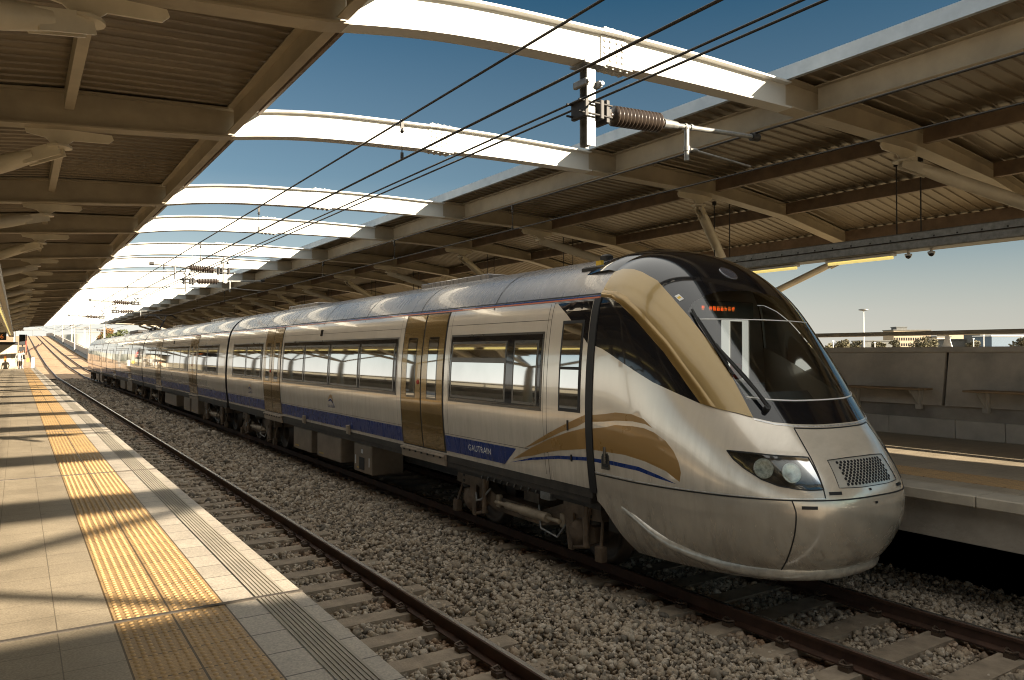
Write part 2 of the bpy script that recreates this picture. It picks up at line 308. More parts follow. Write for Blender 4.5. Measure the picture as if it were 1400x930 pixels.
# ------------------------------------------------------------------ splines
def spl(y):
    y = np.asarray(y, float); n = len(y); A = np.zeros((n, n)); b = np.zeros(n); A[0,0] = A[-1,-1] = 1
    for i in range(1, n-1):
        A[i,i-1] = 1; A[i,i] = 4; A[i,i+1] = 1; b[i] = 6*(y[i-1]-2*y[i]+y[i+1])
    Mm = np.linalg.solve(A, b)
    def f(v):
        v = np.clip(v, 0, n-1-1e-9); i = np.floor(v).astype(int); t = v-i
        return (1-t)*y[i]+t*y[i+1]+((1-t)**3-(1-t))*Mm[i]/6+(t**3-t)*Mm[i+1]/6
    return f
def inpoly(px, py, poly):
    c = False; n = len(poly); j = n-1
    for i in range(n):
        xi, yi = poly[i]; xj, yj = poly[j]
        if (yi > py) != (yj > py) and px < (xj-xi)*(py-yi)/(yj-yi)+xi: c = not c
        j = i
    return c

# ------------------------------------------------------------------ setting: grade, ground, track bed
XN, XT = 2.82, 6.92                       # centres of the empty track and of the train's track
HR = .755                                 # half distance between rail heads
def zg(y):                                # the line climbs beyond the station
    P = [(-60,0),(95,0),(126,.63),(179,2.45),(250,5.2),(349,9.1),(420,10.4),(1200,11)]
    return float(np.interp(y, [p[0] for p in P], [p[1] for p in P]))
PE, PR = 1.495, 8.36                      # platform edges
PZ = 1.12; PZR = 1.104
YE = 88.                                  # end of the platforms
g = MB(); g.add([(-4000,-1500,-3.2),(4000,-1500,-3.2),(4000,5000,-3.2),(-4000,5000,-3.2)], [(0,1,2,3)])
tag(g.build('ground', M_['grass']), 'dry open ground around the station reaching the horizon', 'ground', kind='structure')
g = MB()
ys = list(np.arange(-20, 95, 5.)) + list(np.arange(95, 430, 8.)) + [440, 600]
rows = []
for y in ys:
    z = zg(y) - .235; e = 0
    rows.append([(-6, y, z-.5), (-4., y, z-.1), (1.0, y, z), (3.9, y, z+.0), (4.87, y, z+.07), (5.9, y, z), (8.9, y, z), (10.2, y, z-.15)])
g.grid([r for r in rows if r[0][1] <= 95], 0, True); g.grid([r for r in rows if r[0][1] >= 90], 1, True)
tag(g.build('track_bed', [M_['bed'], M_['bed_far']]), 'crushed stone bed under the two tracks climbing away beyond the station', 'ballast', kind='structure')
g = MB(); g.grid([[(10.2, y, zg(y)-.1), (13.5, y, zg(y)+.35)] for y in ys if y >= 95], 0)
tag(g.build('path', M_['path']), 'grey service path between the climbing tracks and the retaining wall', 'path', kind='structure')
# far ridge
g = MB(); G = []
for k, px in enumerate(np.linspace(-200, 330, 70)):
    rr = (px-700)/1040.; d = 900 + 30*math.sin(k*.9); h = 20 + 3.5*math.sin(k*.31+1) + 1.6*math.sin(k*.9) + random.random()*.8
    if px > 180: h *= max(.3, 1-(px-180)/220)
    X = d*(.545+rr*.8385); Y = d*(.8385-rr*.545)
    G.append([(X*.98, Y*.98, -3.5), (X, Y, 2.6+h), (X*1.15, Y*1.15, 2.6+h*.9), (X*1.5, Y*1.5, -3.5)])
g.grid(G, 0); tag(g.build('hills', M_['farhill']), 'pale hazy ridge on the horizon past the end of the tracks', 'hill', kind='structure')

# ------------------------------------------------------------------ platforms
pf = MB()
pf.box((-8.5,-14,-.6), (PE-.25, YE, PZ-.12)); pl = pf.build('platform', M_['void']); tag(pl, 'sunlit tiled station platform beside the empty track', 'platform', kind='structure')
t = MB(); t.box((-8.5,-14,PZ-.12),(.452,YE,PZ)); t.build('paving', M_['tile'], pl)
t = MB(); t.box((.452,-14,PZ-.12),(1.036,YE,PZ-.001)); ys_ = t.build('tactile_strip', M_['yellow'], pl)
t = MB(); t.box((1.036,-14,PZ-.12),(PE,YE,PZ-.003)); t.build('edge_paving', M_['edge_tile'], pl)
t = MB(); t.box((PE-.25,-14,PZ-.62),(PE-.01,YE,PZ-.12)); t.build('edge_beam', M_['concrete_dark'], pl)
t = MB()
for k in range(8):
    x = 1.222+k*.0235; t.box((x,-14,PZ-.003),(x+.016,YE,PZ+.0035))
t.build('grooved_strip', M_['coping'], pl)
t = MB()
y = 4.7-5.9*3
while y < YE:
    t.box((-8.5,y-.016,PZ),(PE+.001,y+.016,PZ+.006)); y += 5.9
t.build('expansion_joint', M_['joint'], pl)
def domes(x0, x1, nx, ya, yb, dy, zt, r, seg, rings, parent, rot=False):
    xs = x0+(x1-x0)*(np.arange(nx)+.5)/nx; yy = np.arange(ya, yb, dy)
    prof = [(r,0),(r*.72,.0045),(0,.0055)] if rings == 2 else [(r,0),(0,.0055)]
    V = []; an = np.arange(seg)*2*np.pi/seg
    for (rr, h) in prof[:-1]: V += [(rr*math.cos(a), rr*math.sin(a), h) for a in an]
    V.append((0,0,prof[-1][1])); V = np.array(V); nv = len(V)
    F = []
    for k in range(len(prof)-2): F += [(k*seg+i, k*seg+(i+1)%seg, (k+1)*seg+(i+1)%seg, (k+1)*seg+i) for i in range(seg)]
    b = (len(prof)-2)*seg; T = [(b+i, b+(i+1)%seg, nv-1) for i in range(seg)]
    C = np.array([(x, y_, zt) for y_ in yy for x in xs])
    allv = (C[:,None,:]+V[None]).reshape(-1,3); m = MB(); m.v = [tuple(p) for p in allv.tolist()]
    FF = F+T
    for i in range(len(C)):
        o = i*nv
        for f in FF: m.f.append(tuple(q+o for q in f))
    m.m = [0]*len(m.f); m.s = [True]*len(m.f)
    return m.build('tactile_domes', M_['dome'], parent, recalc=False)
tx = []
for (a, b) in ((.456,.745),(.747,1.034)):
    domes(a+.01, b-.01, 6, 1.3, 12, .05, PZ-.001, .0135, 8, 2, ys_)
    domes(a+.01, b-.01, 6, 12, 50, .05, PZ-.001, .015, 4, 1, ys_)
# opposite platform
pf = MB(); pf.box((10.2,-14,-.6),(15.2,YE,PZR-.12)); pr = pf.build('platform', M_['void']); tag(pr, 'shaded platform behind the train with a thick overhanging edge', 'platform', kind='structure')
t = MB(); t.box((PR,-14,PZR-.0),(15.2,YE,PZR-.12)); t.build('paving', M_['tile'], pr)
t = MB(); t.box((9.16,-14,PZR),(9.80,YE,PZR+.004)); yr = t.build('tactile_strip', M_['yellow'], pr)
domes(9.18, 9.78, 12, 1., 12, .05, PZR+.004, .0135, 6, 1, yr)
t = MB()
y = -14.
while y < YE:
    t.cbox((PR-.06,y+.004,PZR-.11),(PR+.36,y+1.196,PZR+.012),.012); y += 1.2
t.build('edge_coping', M_['coping'], pr)
y = -11.
while y < YE:
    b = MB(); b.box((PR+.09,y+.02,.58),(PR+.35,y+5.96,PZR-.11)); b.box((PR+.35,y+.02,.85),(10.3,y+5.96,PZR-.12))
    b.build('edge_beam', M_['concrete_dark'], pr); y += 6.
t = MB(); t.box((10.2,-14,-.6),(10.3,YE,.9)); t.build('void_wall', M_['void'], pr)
# drain pipe and bracket on the platform face
t = thing('drain_pipe', (PR+.05, 7.05, .62), 'thin grey pipe running down the far platform face from its edge', 'pipe')
b = MB(); b.tube((PR+.05,7.05,.62),(PR+.05,7.05,PZR-.05),.022); b.tube((PR+.05,7.05,.62),(PR+.05,7.75,.72),.016); b.box((PR-.07,6.96,PZR-.14),(PR-.0,7.14,PZR+.03)); b.build('pipe', M_['galv'], t)

# ------------------------------------------------------------------ rails, sleepers, ballast
def rail(x, ya, yb, label, zf=zg, name='rail', grp='rails of the two tracks'):
    prof = [(-.07,-.159),(.07,-.159),(.07,-.145),(.012,-.125),(.009,-.045),(.034,-.035),(.036,-.008),(.024,0),(-.024,0),(-.036,-.008),(-.034,-.035),(-.009,-.045),(-.012,-.125),(-.07,-.145)]
    yy = [ya, yb] if yb <= 95 else [ya]+list(np.arange(95, 430, 12.))
    m = MB(); n = len(prof)
    for k, y in enumerate(yy):
        xx = x(y) if callable(x) else x
        m.v += [(xx+a, y, b+zf(y)) for a, b in prof]
    for k in range(len(yy)-1):
        for i in range(n):
            j = (i+1) % n; m.f.append((k*n+i, k*n+j, (k+1)*n+j, (k+1)*n+i)); m.m.append(1 if i == 7 else 0); m.s.append(False)
    o = m.build(name, [M_['rail'], M_['railtop']], recalc=False)
    # orientation
    return tag(o, label, 'rail', grp)
rail(XN-HR, -10, 430, 'steel rail of the empty track tucked below the sunlit platform edge')
rail(XN+HR, -10, 430, 'shiny steel rail running alone in the middle between platform and train')
rail(XT-HR, -10, 430, 'rusty dark rail carrying the near wheels of the train')
rail(XT+HR, -10, 430, 'dark rail carrying the far wheels of the train, beside the far platform')
for k, (x0, x1, ya, yb) in enumerate(((XN+HR, XT-HR, 205, 262), (XN-HR, XT-HR-1.5, 190, 240))):
    m = MB(); prev = None
    for s_ in np.linspace(0, 1, 14):
        e = s_*s_*(3-2*s_); y = ya+(yb-ya)*s_; p = (x0+(x1-x0)*e, y, zg(y)-.02)
        if prev: m.tube(prev, p, .11, n=6)
        prev = p
    tag(m.build('crossover_rail', M_['rail']), ['curved crossover rail on the slope joining the two tracks, nearer one', 'curved crossover rail on the slope joining the two tracks, further one'][k], 'rail', 'crossover rails on the slope')

def sleeper_thing(xc, y, label, grp, clips):
    t = thing('sleeper', (xc, y, -.35), label, 'sleeper', grp)
    b = MB(); h = .125; b.add([(xc-1.25,y-h-.03,-.36),(xc+1.25,y-h-.03,-.36),(xc+1.25,y+h+.03,-.36),(xc-1.25,y+h+.03,-.36),(xc-1.22,y-h,-.165),(xc+1.22,y-h,-.165),(xc+1.22,y+h,-.165),(xc-1.22,y+h,-.165)],
          [(0,3,2,1),(4,5,6,7),(0,1,5,4),(1,2,6,5),(2,3,7,6),(3,0,4,7)])
    b.build('body', M_['sleeper'], t)
    if clips:
        for sx in (-1, 1):
            xr = xc+sx*HR
            for q in (-1, 1):
                c = MB(); c.box((xr+q*.075,y-.05,-.165),(xr+q*.15,y+.05,-.125)); c.path([(xr+q*.06,y-.03,-.13),(xr+q*.10,y-.055,-.10),(xr+q*.15,y-.03,-.105),(xr+q*.16,y+.03,-.10),(xr+q*.09,y+.04,-.09),(xr+q*.06,y+.02,-.13)],.011,6)
                c.build('rail_clip', M_['clip'], t)
    return t
def copy_tree(o, dloc):
    c = o.copy(); col.objects.link(c); c.location = o.location + Vector(dloc)
    for ch in list(o.children):
        d = ch.copy(); col.objects.link(d); d.parent = c
    return c
for xc, nm, off in ((XN, 'concrete sleeper of the empty track half buried in stones beside the sunlit platform', .35), (XT, 'concrete sleeper of the track under the train, half buried in stones', .1)):
    grp = 'sleepers of the empty track' if xc == XN else 'sleepers under the train'
    near = sleeper_thing(xc, off, nm, grp, True); far = None; k = 1
    while off+k*.65 < 75:
        if k < 38: copy_tree(near, (0, k*.65, 0))
        else:
            if far is None: far = sleeper_thing(xc, off+k*.65, nm, grp, False); k0 = k
            else: copy_tree(far, (0, (k-k0)*.65, 0))
        k += 1

ICO = None
def stones(regions):
    import bmesh
    bm = bmesh.new(); bmesh.ops.create_icosphere(bm, subdivisions=1, radius=1)
    V0 = np.array([v.co[:] for v in bm.verts]); F0 = np.array([[v.index for v in f.verts] for f in bm.faces]); bm.free()
    allV = []; cnt = 0
    for (xa, xb, ya, yb, dens, size, zf) in regions:
        n = int((xb-xa)*(yb-ya)*dens)
        x = rng.uniform(xa, xb, n); y = rng.uniform(ya, yb, n)
        # keep stones clear of the rails and mostly off the sleeper tops
        keep = np.ones(n, bool)
        for xr in (XN-HR, XN+HR, XT-HR, XT+HR): keep &= np.abs(x-xr) > .085
        for xc, off in ((XN, .35), (XT, .1)):
            ph = np.abs(((y-off+.325) % .65)-.325); inn = (np.abs(x-xc) < 1.2)
            onsl = inn & (ph < .15)
            edge = np.abs(x-xc) > 1.02
            pk = np.where(edge, .5, .05)
            keep &= ~(onsl & (rng.random(n) > pk))
        x = x[keep]; y = y[keep]; n = len(x)
        s = size*np.clip(rng.lognormal(-.08, .34, n), .45, 2.1)
        z = zf(x, y) + rng.uniform(-.5, .35, n)*s*.7
        S3 = rng.uniform(.6, 1.25, (n, 3))*s[:,None]*.62
        V = V0[None]*(1+rng.uniform(-.08, .12, (n, 12, 1)))
        for _ in range(6):
            pn = rng.normal(size=(n,1,3)); pn /= np.linalg.norm(pn,axis=2,keepdims=True); dd = rng.uniform(.38,.75,(n,1))
            ex = np.maximum((V*pn).sum(2)-dd, 0); V = V-pn*ex[:,:,None]
        V = V*S3[:,None,:]
        q = rng.normal(size=(n,4)); q /= np.linalg.norm(q,axis=1)[:,None]; a,b,c,d = q.T
        Rm = np.stack([np.stack([a*a+b*b-c*c-d*d,2*(b*c-a*d),2*(b*d+a*c)],-1),np.stack([2*(b*c+a*d),a*a-b*b+c*c-d*d,2*(c*d-a*b)],-1),np.stack([2*(b*d-a*c),2*(c*d+a*b),a*a-b*b-c*c+d*d],-1)],1)
        V = np.einsum('nij,nkj->nki', Rm, V) + np.stack([x,y,z],-1)[:,None,:]
        allV.append(V.reshape(-1,3)); cnt += n
    V = np.concatenate(allV); nf = len(F0)
    F = (F0[None]+12*np.arange(cnt)[:,None,None]).reshape(-1,3)
    me = bpy.data.meshes.new('ballast'); me.vertices.add(len(V)); me.vertices.foreach_set('co', V.ravel())
    me.loops.add(F.size); me.loops.foreach_set('vertex_index', F.ravel()); me.polygons.add(len(F))
    me.polygons.foreach_set('loop_start', np.arange(len(F))*3); me.materials.append(M_['stone']); me.update(calc_edges=True)
    o = bpy.data.objects.new('ballast', me); col.objects.link(o)
    return tag(o, 'loose grey and tan crushed stones filling and flanking the tracks', 'gravel', kind='stuff')
def zb(x, y):
    z = np.full(len(x), -.195)
    mid = (x > XN+1.2) & (x < XT-1.2); z[mid] += .05*np.sin(np.pi*(x[mid]-XN-1.2)/(XT-XN-2.4))+.02
    nr = np.minimum(np.minimum(abs(x-XN-HR),abs(x-XN+HR)),np.minimum(abs(x-XT-HR),abs(x-XT+HR)))
    z += np.where(nr < .2, -.03, 0)
    z += .018*np.sin(x*5.1+np.sin(y*2.3))*np.sin(y*3.7)
    return z
stones([(1.5,9.6,1.2,7,760,.053,zb),(1.5,9.6,7,14,560,.058,zb),(1.5,6.6,14,26,300,.078,zb),(1.5,6.2,26,45,110,.12,zb),(1.5,6.2,45,88,55,.15,zb)])

# ------------------------------------------------------------------ canopies
YB = []                                    # rafter lines in pairs 3.9 m apart
k = -2
while True:
    a = 6.06+9.1*k
    if a > 92: break
    YB += [a, a+3.9]; k += 1
YD0, YD1 = YB[0]-1.5, 91.
ORD = ['first','second','third','fourth','fifth','sixth','seventh','eighth','ninth','tenth','eleventh','twelfth','thirteenth','fourteenth','fifteenth','sixteenth','seventeenth','eighteenth','nineteenth','twentieth','twenty-first','twenty-second']
def fdeckL(x): return float(np.interp(x, [-5.6,-3.9,-1.7,.4,2.55], [4.75,5.03,5.36,5.60,5.72]))
def fdeckR(x): return float(np.interp(x, [8.0,10.9,13.0,15.0,15.7], [6.03,5.92,5.66,5.27,5.10]))
def fbotL(x): return float(np.interp(x, [-5.4,-3.9,-1.7,.4,2.1,2.268], [4.55,4.72,4.96,5.14,5.28,5.31]))
def fbotR(x): return float(np.interp(x, [8.0,10.7,13.0,15.0,15.6], [5.62,5.58,5.36,4.98,4.86]))
def archb(x): return float(np.interp(x, [2.1,2.7,3.35,4.0,4.7,5.83,7.45,8.0], [5.28,5.385,5.46,5.50,5.53,5.585,5.615,5.62]))
fab = spl([archb(x) for x in np.linspace(2.1, 8.0, 8)])
def arch_z(x): return float(fab((x-2.1)/5.9*7))
def arch_t(x): return arch_z(x)+.335+.03*math.sin(math.pi*(x-2.1)/5.9)
def ibeam(m, xs, zb_, zt_, y, bw=.11, ft=.022, wt=.010, mi=0):
    lo = [[(x, y-bw, zb_(x)) for x in xs], [(x, y-bw, zb_(x)+ft) for x in xs], [(x, y+bw, zb_(x)+ft) for x in xs], [(x, y+bw, zb_(x)) for x in xs]]
    hi = [[(x, y-bw, zt_(x)-ft) for x in xs], [(x, y-bw, zt_(x)) for x in xs], [(x, y+bw, zt_(x)) for x in xs], [(x, y+bw, zt_(x)-ft) for x in xs]]
    we = [[(x, y-wt, zb_(x)+ft) for x in xs], [(x, y-wt, zt_(x)-ft) for x in xs], [(x, y+wt, zt_(x)-ft) for x in xs], [(x, y+wt, zb_(x)+ft) for x in xs]]
    for q in (lo, hi, we):
        n = len(xs); V = [p for r in q for p in r]; F = []
        for a in range(4):
            b = (a+1) % 4
            for i in range(n-1): F.append((a*n+i, a*n+i+1, b*n+i+1, b*n+i))
        F += [(0, n, 2*n, 3*n), (n-1, 4*n-1, 3*n-1, 2*n-1)]
        m.add(V, F, mi)
def deck(m, xs, fz_, mi=0):
    per = .21; prof = [(0,0),(.125,0),(.135,-.02),(.175,-.02),(.185,0)]
    ys = []; y = YD0
    while y < YD1:
        for a, b in prof: ys.append((y+a, b))
        y += per
    ys.append((y, 0))
    m.grid([[(x, y, fz_(x)+b) for x in xs] for y, b in ys], mi, False)
    top = [[(x, yy, fz_(x)+.03) for x in xs] for yy in np.linspace(YD0, YD1, 40)]
    m.grid(top, mi, False)
    # closing edges
    for x in (xs[0], xs[-1]): m.add([(x,YD0,fz_(x)-.038),(x,YD1,fz_(x)-.038),(x,YD1,fz_(x)+.03),(x,YD0,fz_(x)+.03)], [(0,1,2,3)], mi)
def strut_tree(parent, xcol, xnode, znode, zcap, yc, sgn, outer, basez, mi=0, cname='canopy column'):
    # tapered tubes from the column head to two neighbouring rafters
    c = MB(); c.lathe((xcol,yc,basez),(0,0,1),[(0,.17),(zcap-basez-.35,.15),(zcap-basez,.11)],14); c.cbox((xcol-.22,yc-.22,zcap-.05),(xcol+.22,yc+.22,zcap+.03),.02)
    c.cbox((xcol-.3,yc-.3,basez),(xcol+.3,yc+.3,basez+.05),.02)
    c.build('column', M_['beam'], parent)
    for yb in (yc-2.56-.0, yc+2.61):
        for (xn, zn, r) in ((xnode, znode, .10), outer):
            if zn is None: continue
            m = MB(); p0 = Vector((xcol, yc, zcap)); p1 = Vector((xn, yb, zn)); d = (p1-p0); L = d.length; d.normalize()
            a = p0; q = p1-d*.28
            m.tube(a, a+d*.5, r*.6, r, 12); m.tube(a+d*.5, q-d*.3, r, r, 12, caps=False); m.tube(q-d*.3, q, r, r*.8, 12)
            # fork plate and gusset under the rafter
            side = d.cross(Vector((0,0,1))).normalized(); up = side.cross(d).normalized()
            Mx = Matrix(((d.x,side.x,up.x,q.x),(d.y,side.y,up.y,q.y),(d.z,side.z,up.z,q.z),(0,0,0,1)))
            for sd_ in (-1,1): m.box((-.12,sd_*.055-.012,-.09),(.30,sd_*.055+.012,.06),M=Mx)
            m.lathe((xn,yb,zn-.0),(0,0,1),[(0,.13),(.025,.13)],16)
            m.prism([(xn-.05,zn+.02),(xn+.05,zn+.02),(xn+.14,zn+.10),(xn+.5,zn+.12),(xn+.55,zn+.17),(xn+.53,zn+.22),(xn-.35,zn+.22),(xn-.32,zn+.13),(xn-.14,zn+.10)] if sgn > 0 else
                    [(xn+.05,zn+.02),(xn-.05,zn+.02),(xn-.14,zn+.10),(xn-.5,zn+.12),(xn-.55,zn+.17),(xn-.53,zn+.22),(xn+.35,zn+.22),(xn+.32,zn+.13),(xn+.14,zn+.10)], 1, yb-.014, yb+.014)
            m.build('strut', M_['strut'], parent)

cl = thing('platform_canopy', (-3.9, 0, PZ), 'brown ribbed steel canopy over the sunlit platform, on forked tubular props', 'canopy')
cr = thing('platform_canopy', (15.0, 0, 0), 'brown ribbed steel canopy over the train and the shaded platform, open sky beside it', 'canopy')
m = MB(); deck(m, [-5.6,-3.9,-1.7,.4,2.55], fdeckL); m.build('roof_deck', M_['deck'], cl)
m = MB(); deck(m, [8.0,10.9,13.0,15.0,15.7], fdeckR); m.build('roof_deck', M_['deck'], cr)
for y in YB:
    m = MB(); ibeam(m, [-5.4,-3.9,-1.7,.4,2.1,2.268], fbotL, lambda x: fdeckL(x)-.04, y); m.build('rafter', M_['beam'], cl)
    m = MB(); ibeam(m, [8.0,10.7,13.0,15.0,15.6], fbotR, lambda x: fdeckR(x)-.04, y, .12); m.build('rafter', M_['beam'], cr)
def channel(m, x, y0, y1, zb_, h, w, ft=.012, face=-1, mi=0):
    m.box((x-.006, y0, zb_),(x+.006, y1, zb_+h), mi)
    m.box((x-.006 if face > 0 else x-w, y0, zb_-ft),(x+w if face > 0 else x+.006, y1, zb_), mi); m.box((x-.006 if face > 0 else x-w, y0, zb_+h),(x+w if face > 0 else x+.006, y1, zb_+h+ft), mi)
for x, h, mm, f in ((2.25,.30,'beam',-1),(.42,.20,'beam',1),(-1.7,.2,'beam',1),(-3.9,.2,'beam',1)):
    m = MB()
    for a, b in zip(YB[:-1], YB[1:]): channel(m, x, a+.115, b-.115, fdeckL(x)-.06-h, h, .09, face=f)
    m.build('purlin', M_[mm], cl)
for x, h, mm, f in ((8.5,.30,'beam',1),(10.95,.22,'brown',1),(13.0,.2,'brown',1),(15.0,.2,'brown',1)):
    m = MB()
    for a, b in zip(YB[:-1], YB[1:]): channel(m, x, a+.125, b-.125, fdeckR(x)-.06-h, h, .09, face=-f if x == 8.5 else f)
    m.build('purlin', M_[mm], cr)
m = MB(); m.box((7.93,YD0,5.97),(7.99,YD1,6.12)); m.box((7.93,YD0,6.12),(8.15,YD1,6.14)); m.build('gutter', M_['alu'], cr)
m = MB(); m.box((2.56,YD0,5.66),(2.60,YD1,5.79)); m.build('edge_trim', M_['brown'], cl)
m = MB(); m.box((15.71,YD0,4.92),(15.76,YD1,5.18)); m.build('edge_trim', M_['brown'], cr)
k = -2
while True:
    yc = 3.51+9.1*k - .0
    if yc > 90: break
    strut_tree(cr, 15.0, 10.72, 5.35, 3.72, yc, -1, (15.3, 4.70, .075), -3.2)
    strut_tree(cl, -3.9, .38, 4.93, 3.45, yc, 1, (-5.0, 4.42, .07), PZ)
    k += 1
# plate and rods added unseen behind the camera to shade the near paving
t = thing('shadow_caster', (5.05,-6.8,5.5), 'added plate with diagonal rods behind the camera, unseen, casting shade on the platform', 'shadow caster')
m = MB(); m.box((2.0,-7.15,5.52),(8.0,-6.35,5.58)); m.build('floor', M_['galv'], t)
m = MB(); m.tube((4.7,-5.0,5.58),(8.0,-2.6,5.62),.05); m.build('shadow_rod', M_['beam'], t); m = MB(); m.tube((4.7,-4.7,5.58),(7.6,-7.15,5.62),.05); m.build('shadow_rod', M_['beam'], t)
# arch beams across the open slot
first = None
vis = [y for y in YB]
for i, y in enumerate(vis):
    n = i-4   # index from the nearest one seen
    if n < 0: lab = 'white curved roof beam over the camera, outside the picture'
    elif n == 0: lab = 'nearest white arched roof beam, at the top of the picture, with a hanging insulator post'
    elif n < 12: lab = 'white arched roof beam over the tracks, %s counted from the nearest one' % ORD[n]
    else: lab = 'small distant white arched roof beam far down the open slot between the canopies'
    t = thing('arch_beam', (5.05, y, 5.5), lab, 'roof beam', 'white arched roof beams over the tracks')
    m = MB(); ibeam(m, list(np.linspace(2.27, 7.998, 25)), arch_z, arch_t, y, .10, .024, .012); m.build('beam', M_['steel'], t)
    if n >= -1 and n < 14:
        m = MB(); x0 = 5.19
        for s_ in (-1, 1):
            z0 = arch_z(x0)+.04; z1 = arch_t(x0)-.04
            m.box((x0-.17, y+s_*.018-.006, z0),(x0+.17, y+s_*.018+.006, z1))
            for bx in (-.12,-.045,.045,.12):
                for bz in np.linspace(z0+.045, z1-.045, 4):
                    if n < 6: m.lathe((x0+bx, y+s_*.024, bz),(0,s_,0),[(0,.018),(.014,.018)],6,smooth=False)
            for zz in (arch_t(x0)-.0, arch_z(x0)-.012): m.box((x0-.19,y+.012 if s_>0 else y-.10,zz),(x0+.19,y+.10 if s_>0 else y-.012,zz+.012))
            if n < 6:
                for bx in (-.14,-.05,.05,.14):
                    for zz, dz in ((arch_t(x0)+.012, 1), (arch_z(x0)-.012, -1)): m.lathe((x0+bx, y+s_*.06, zz),(0,0,dz),[(0,.018),(.018,.018)],6,smooth=False)
        m.build('splice_plate', M_['steel'], t)

# ------------------------------------------------------------------ cable trays with tube lamps
def tray(x, z, side, label):
    t = thing('cable_tray', (x, 0, z), label, 'cable tray', 'cable trays hung under the canopies')
    m = MB(); m.cbox((x-.20, -14, z),(x+.20, YE, z+.27),.015); 
    for y in np.arange(-14, 60, .35): m.box((x-.208,y-.012,z+.16),(x-.203,y+.012,z+.185),1)
    m.tube((x-.225,-14,z+.14),(x-.225,YE,z+.14),.008,n=5,mi=1)
    m.build('tray', [M_['galv' if side > 0 else 'beam'], M_['dark']], t)
    for k in range(40):
        y = (7.05 if side > 0 else 1.5)+k*1.85
        l = MB(); l.cbox((x-.07,y,z-.05),(x+.07,y+1.25,z-.002),.01,1); l.tube((x-.0,y+.03,z-.075),(x-.0,y+1.22,z-.075),.026,n=8)
        l.build('tube_light', [M_['tubelamp'], M_['white']], t)
    for y in YB[2:]:
        f = fdeckR if side > 0 else fdeckL
        h = MB()
        for dy in (.55, .95):
            h.tube((x,y+dy,z+.27),(x,y+dy,f(x)-.04),.011,n=6); h.box((x-.03,y+dy-.03,f(x)-.12),(x+.03,y+dy+.03,f(x)-.04))
        h.build('hanger_rod', M_['dark'], t)
tray(12.1, 4.24, 1, 'long grey cable tray with tube lamps hung under the canopy beyond the train')
tray(-.50, 4.10, -1, 'long cable tray with tube lamps hung under the canopy above the sunlit platform')
# small cameras hanging from the far tray
for k, (y, lb) in enumerate(((6.82, 'small round dome camera under the far cable tray, further one'), (6.45, 'small round dome camera under the far cable tray, nearer one'))):
    t = thing('dome_camera', (12.1, y, 4.1), lb, 'camera', 'dome cameras under the tray')
    m = MB(); m.lathe((12.1,y,4.235),(0,0,-1),[(0,.02),(.03,.02),(.04,.055),(.07,.055)],14); m.build('housing', M_['white'], t)
    m = MB(); m.lathe((12.1,y,4.166),(0,0,-1),[(0,.05),(.025,.042),(.042,.025),(.05,.003)],14); m.build('dome', M_['gloss'], t)

# ------------------------------------------------------------------ overhead line
XWT, XWN = 7.42, 3.69
def wire(x, z, r, label, dro=None, sag=0.0, ya=-16, yb=300):
    t = MB(); pts = []
    sup = [-12, 6.06, 28.16, 51.56, 74, 96, 130, 165, 200, 240, 300]
    for a, b in zip(sup[:-1], sup[1:]):
        for s_ in np.linspace(0, 1, 9)[:-1]:
            y = a+(b-a)*s_; pts.append((x, y, z+zg(y)-sag*4*s_*(1-s_)))
    pts.append((x, 300, z+zg(300)))
    t.path(pts, r, 6); root = thing('overhead_wire', (x, 0, z), label, 'wire', 'overhead wires along the tracks')
    t.build('cable', M_['wire'], root)
    if dro:
        for y in dro[1]:
            zt = z-.03+zg(y); d = MB(); d.tube((x,y,zt+.02),(x,y,dro[0]+zg(y)),.006,n=5); d.box((x-.018,y-.012,zt-.06),(x+.018,y+.012,zt+.04)); d.lathe((x,y,zt-.12),(0,0,1),[(0,.004),(.02,.024),(.04,.02),(.06,.004)],8); d.box((x-.015,y-.012,dro[0]+zg(y)-.01),(x+.015,y+.012,dro[0]+zg(y)+.06))
            d.build('dropper', M_['wire'], root)
wire(XWT, 5.24, .013, 'messenger wire above the train with droppers, held by the insulator arm', (4.80, [11.4, 16.5, 21.5, 34, 40]))
wire(XWT, 4.80, .010, 'contact wire above the train, the lower of the two there')
wire(XWN, 5.27, .013, 'messenger wire above the empty track, the first black line crossing the sky', (4.84, [2.2, 8.0, 14.2, 19.5, 25, 34, 40]))
wire(XWN, 4.82, .013, 'contact wire above the empty track, just under the first black line in the sky')
wire(4.72, 5.14, .012, 'feeder cable clamped to the hanging posts, upper of the close pair')
wire(4.86, 5.14, .012, 'feeder cable clamped to the hanging posts, lower of the close pair')
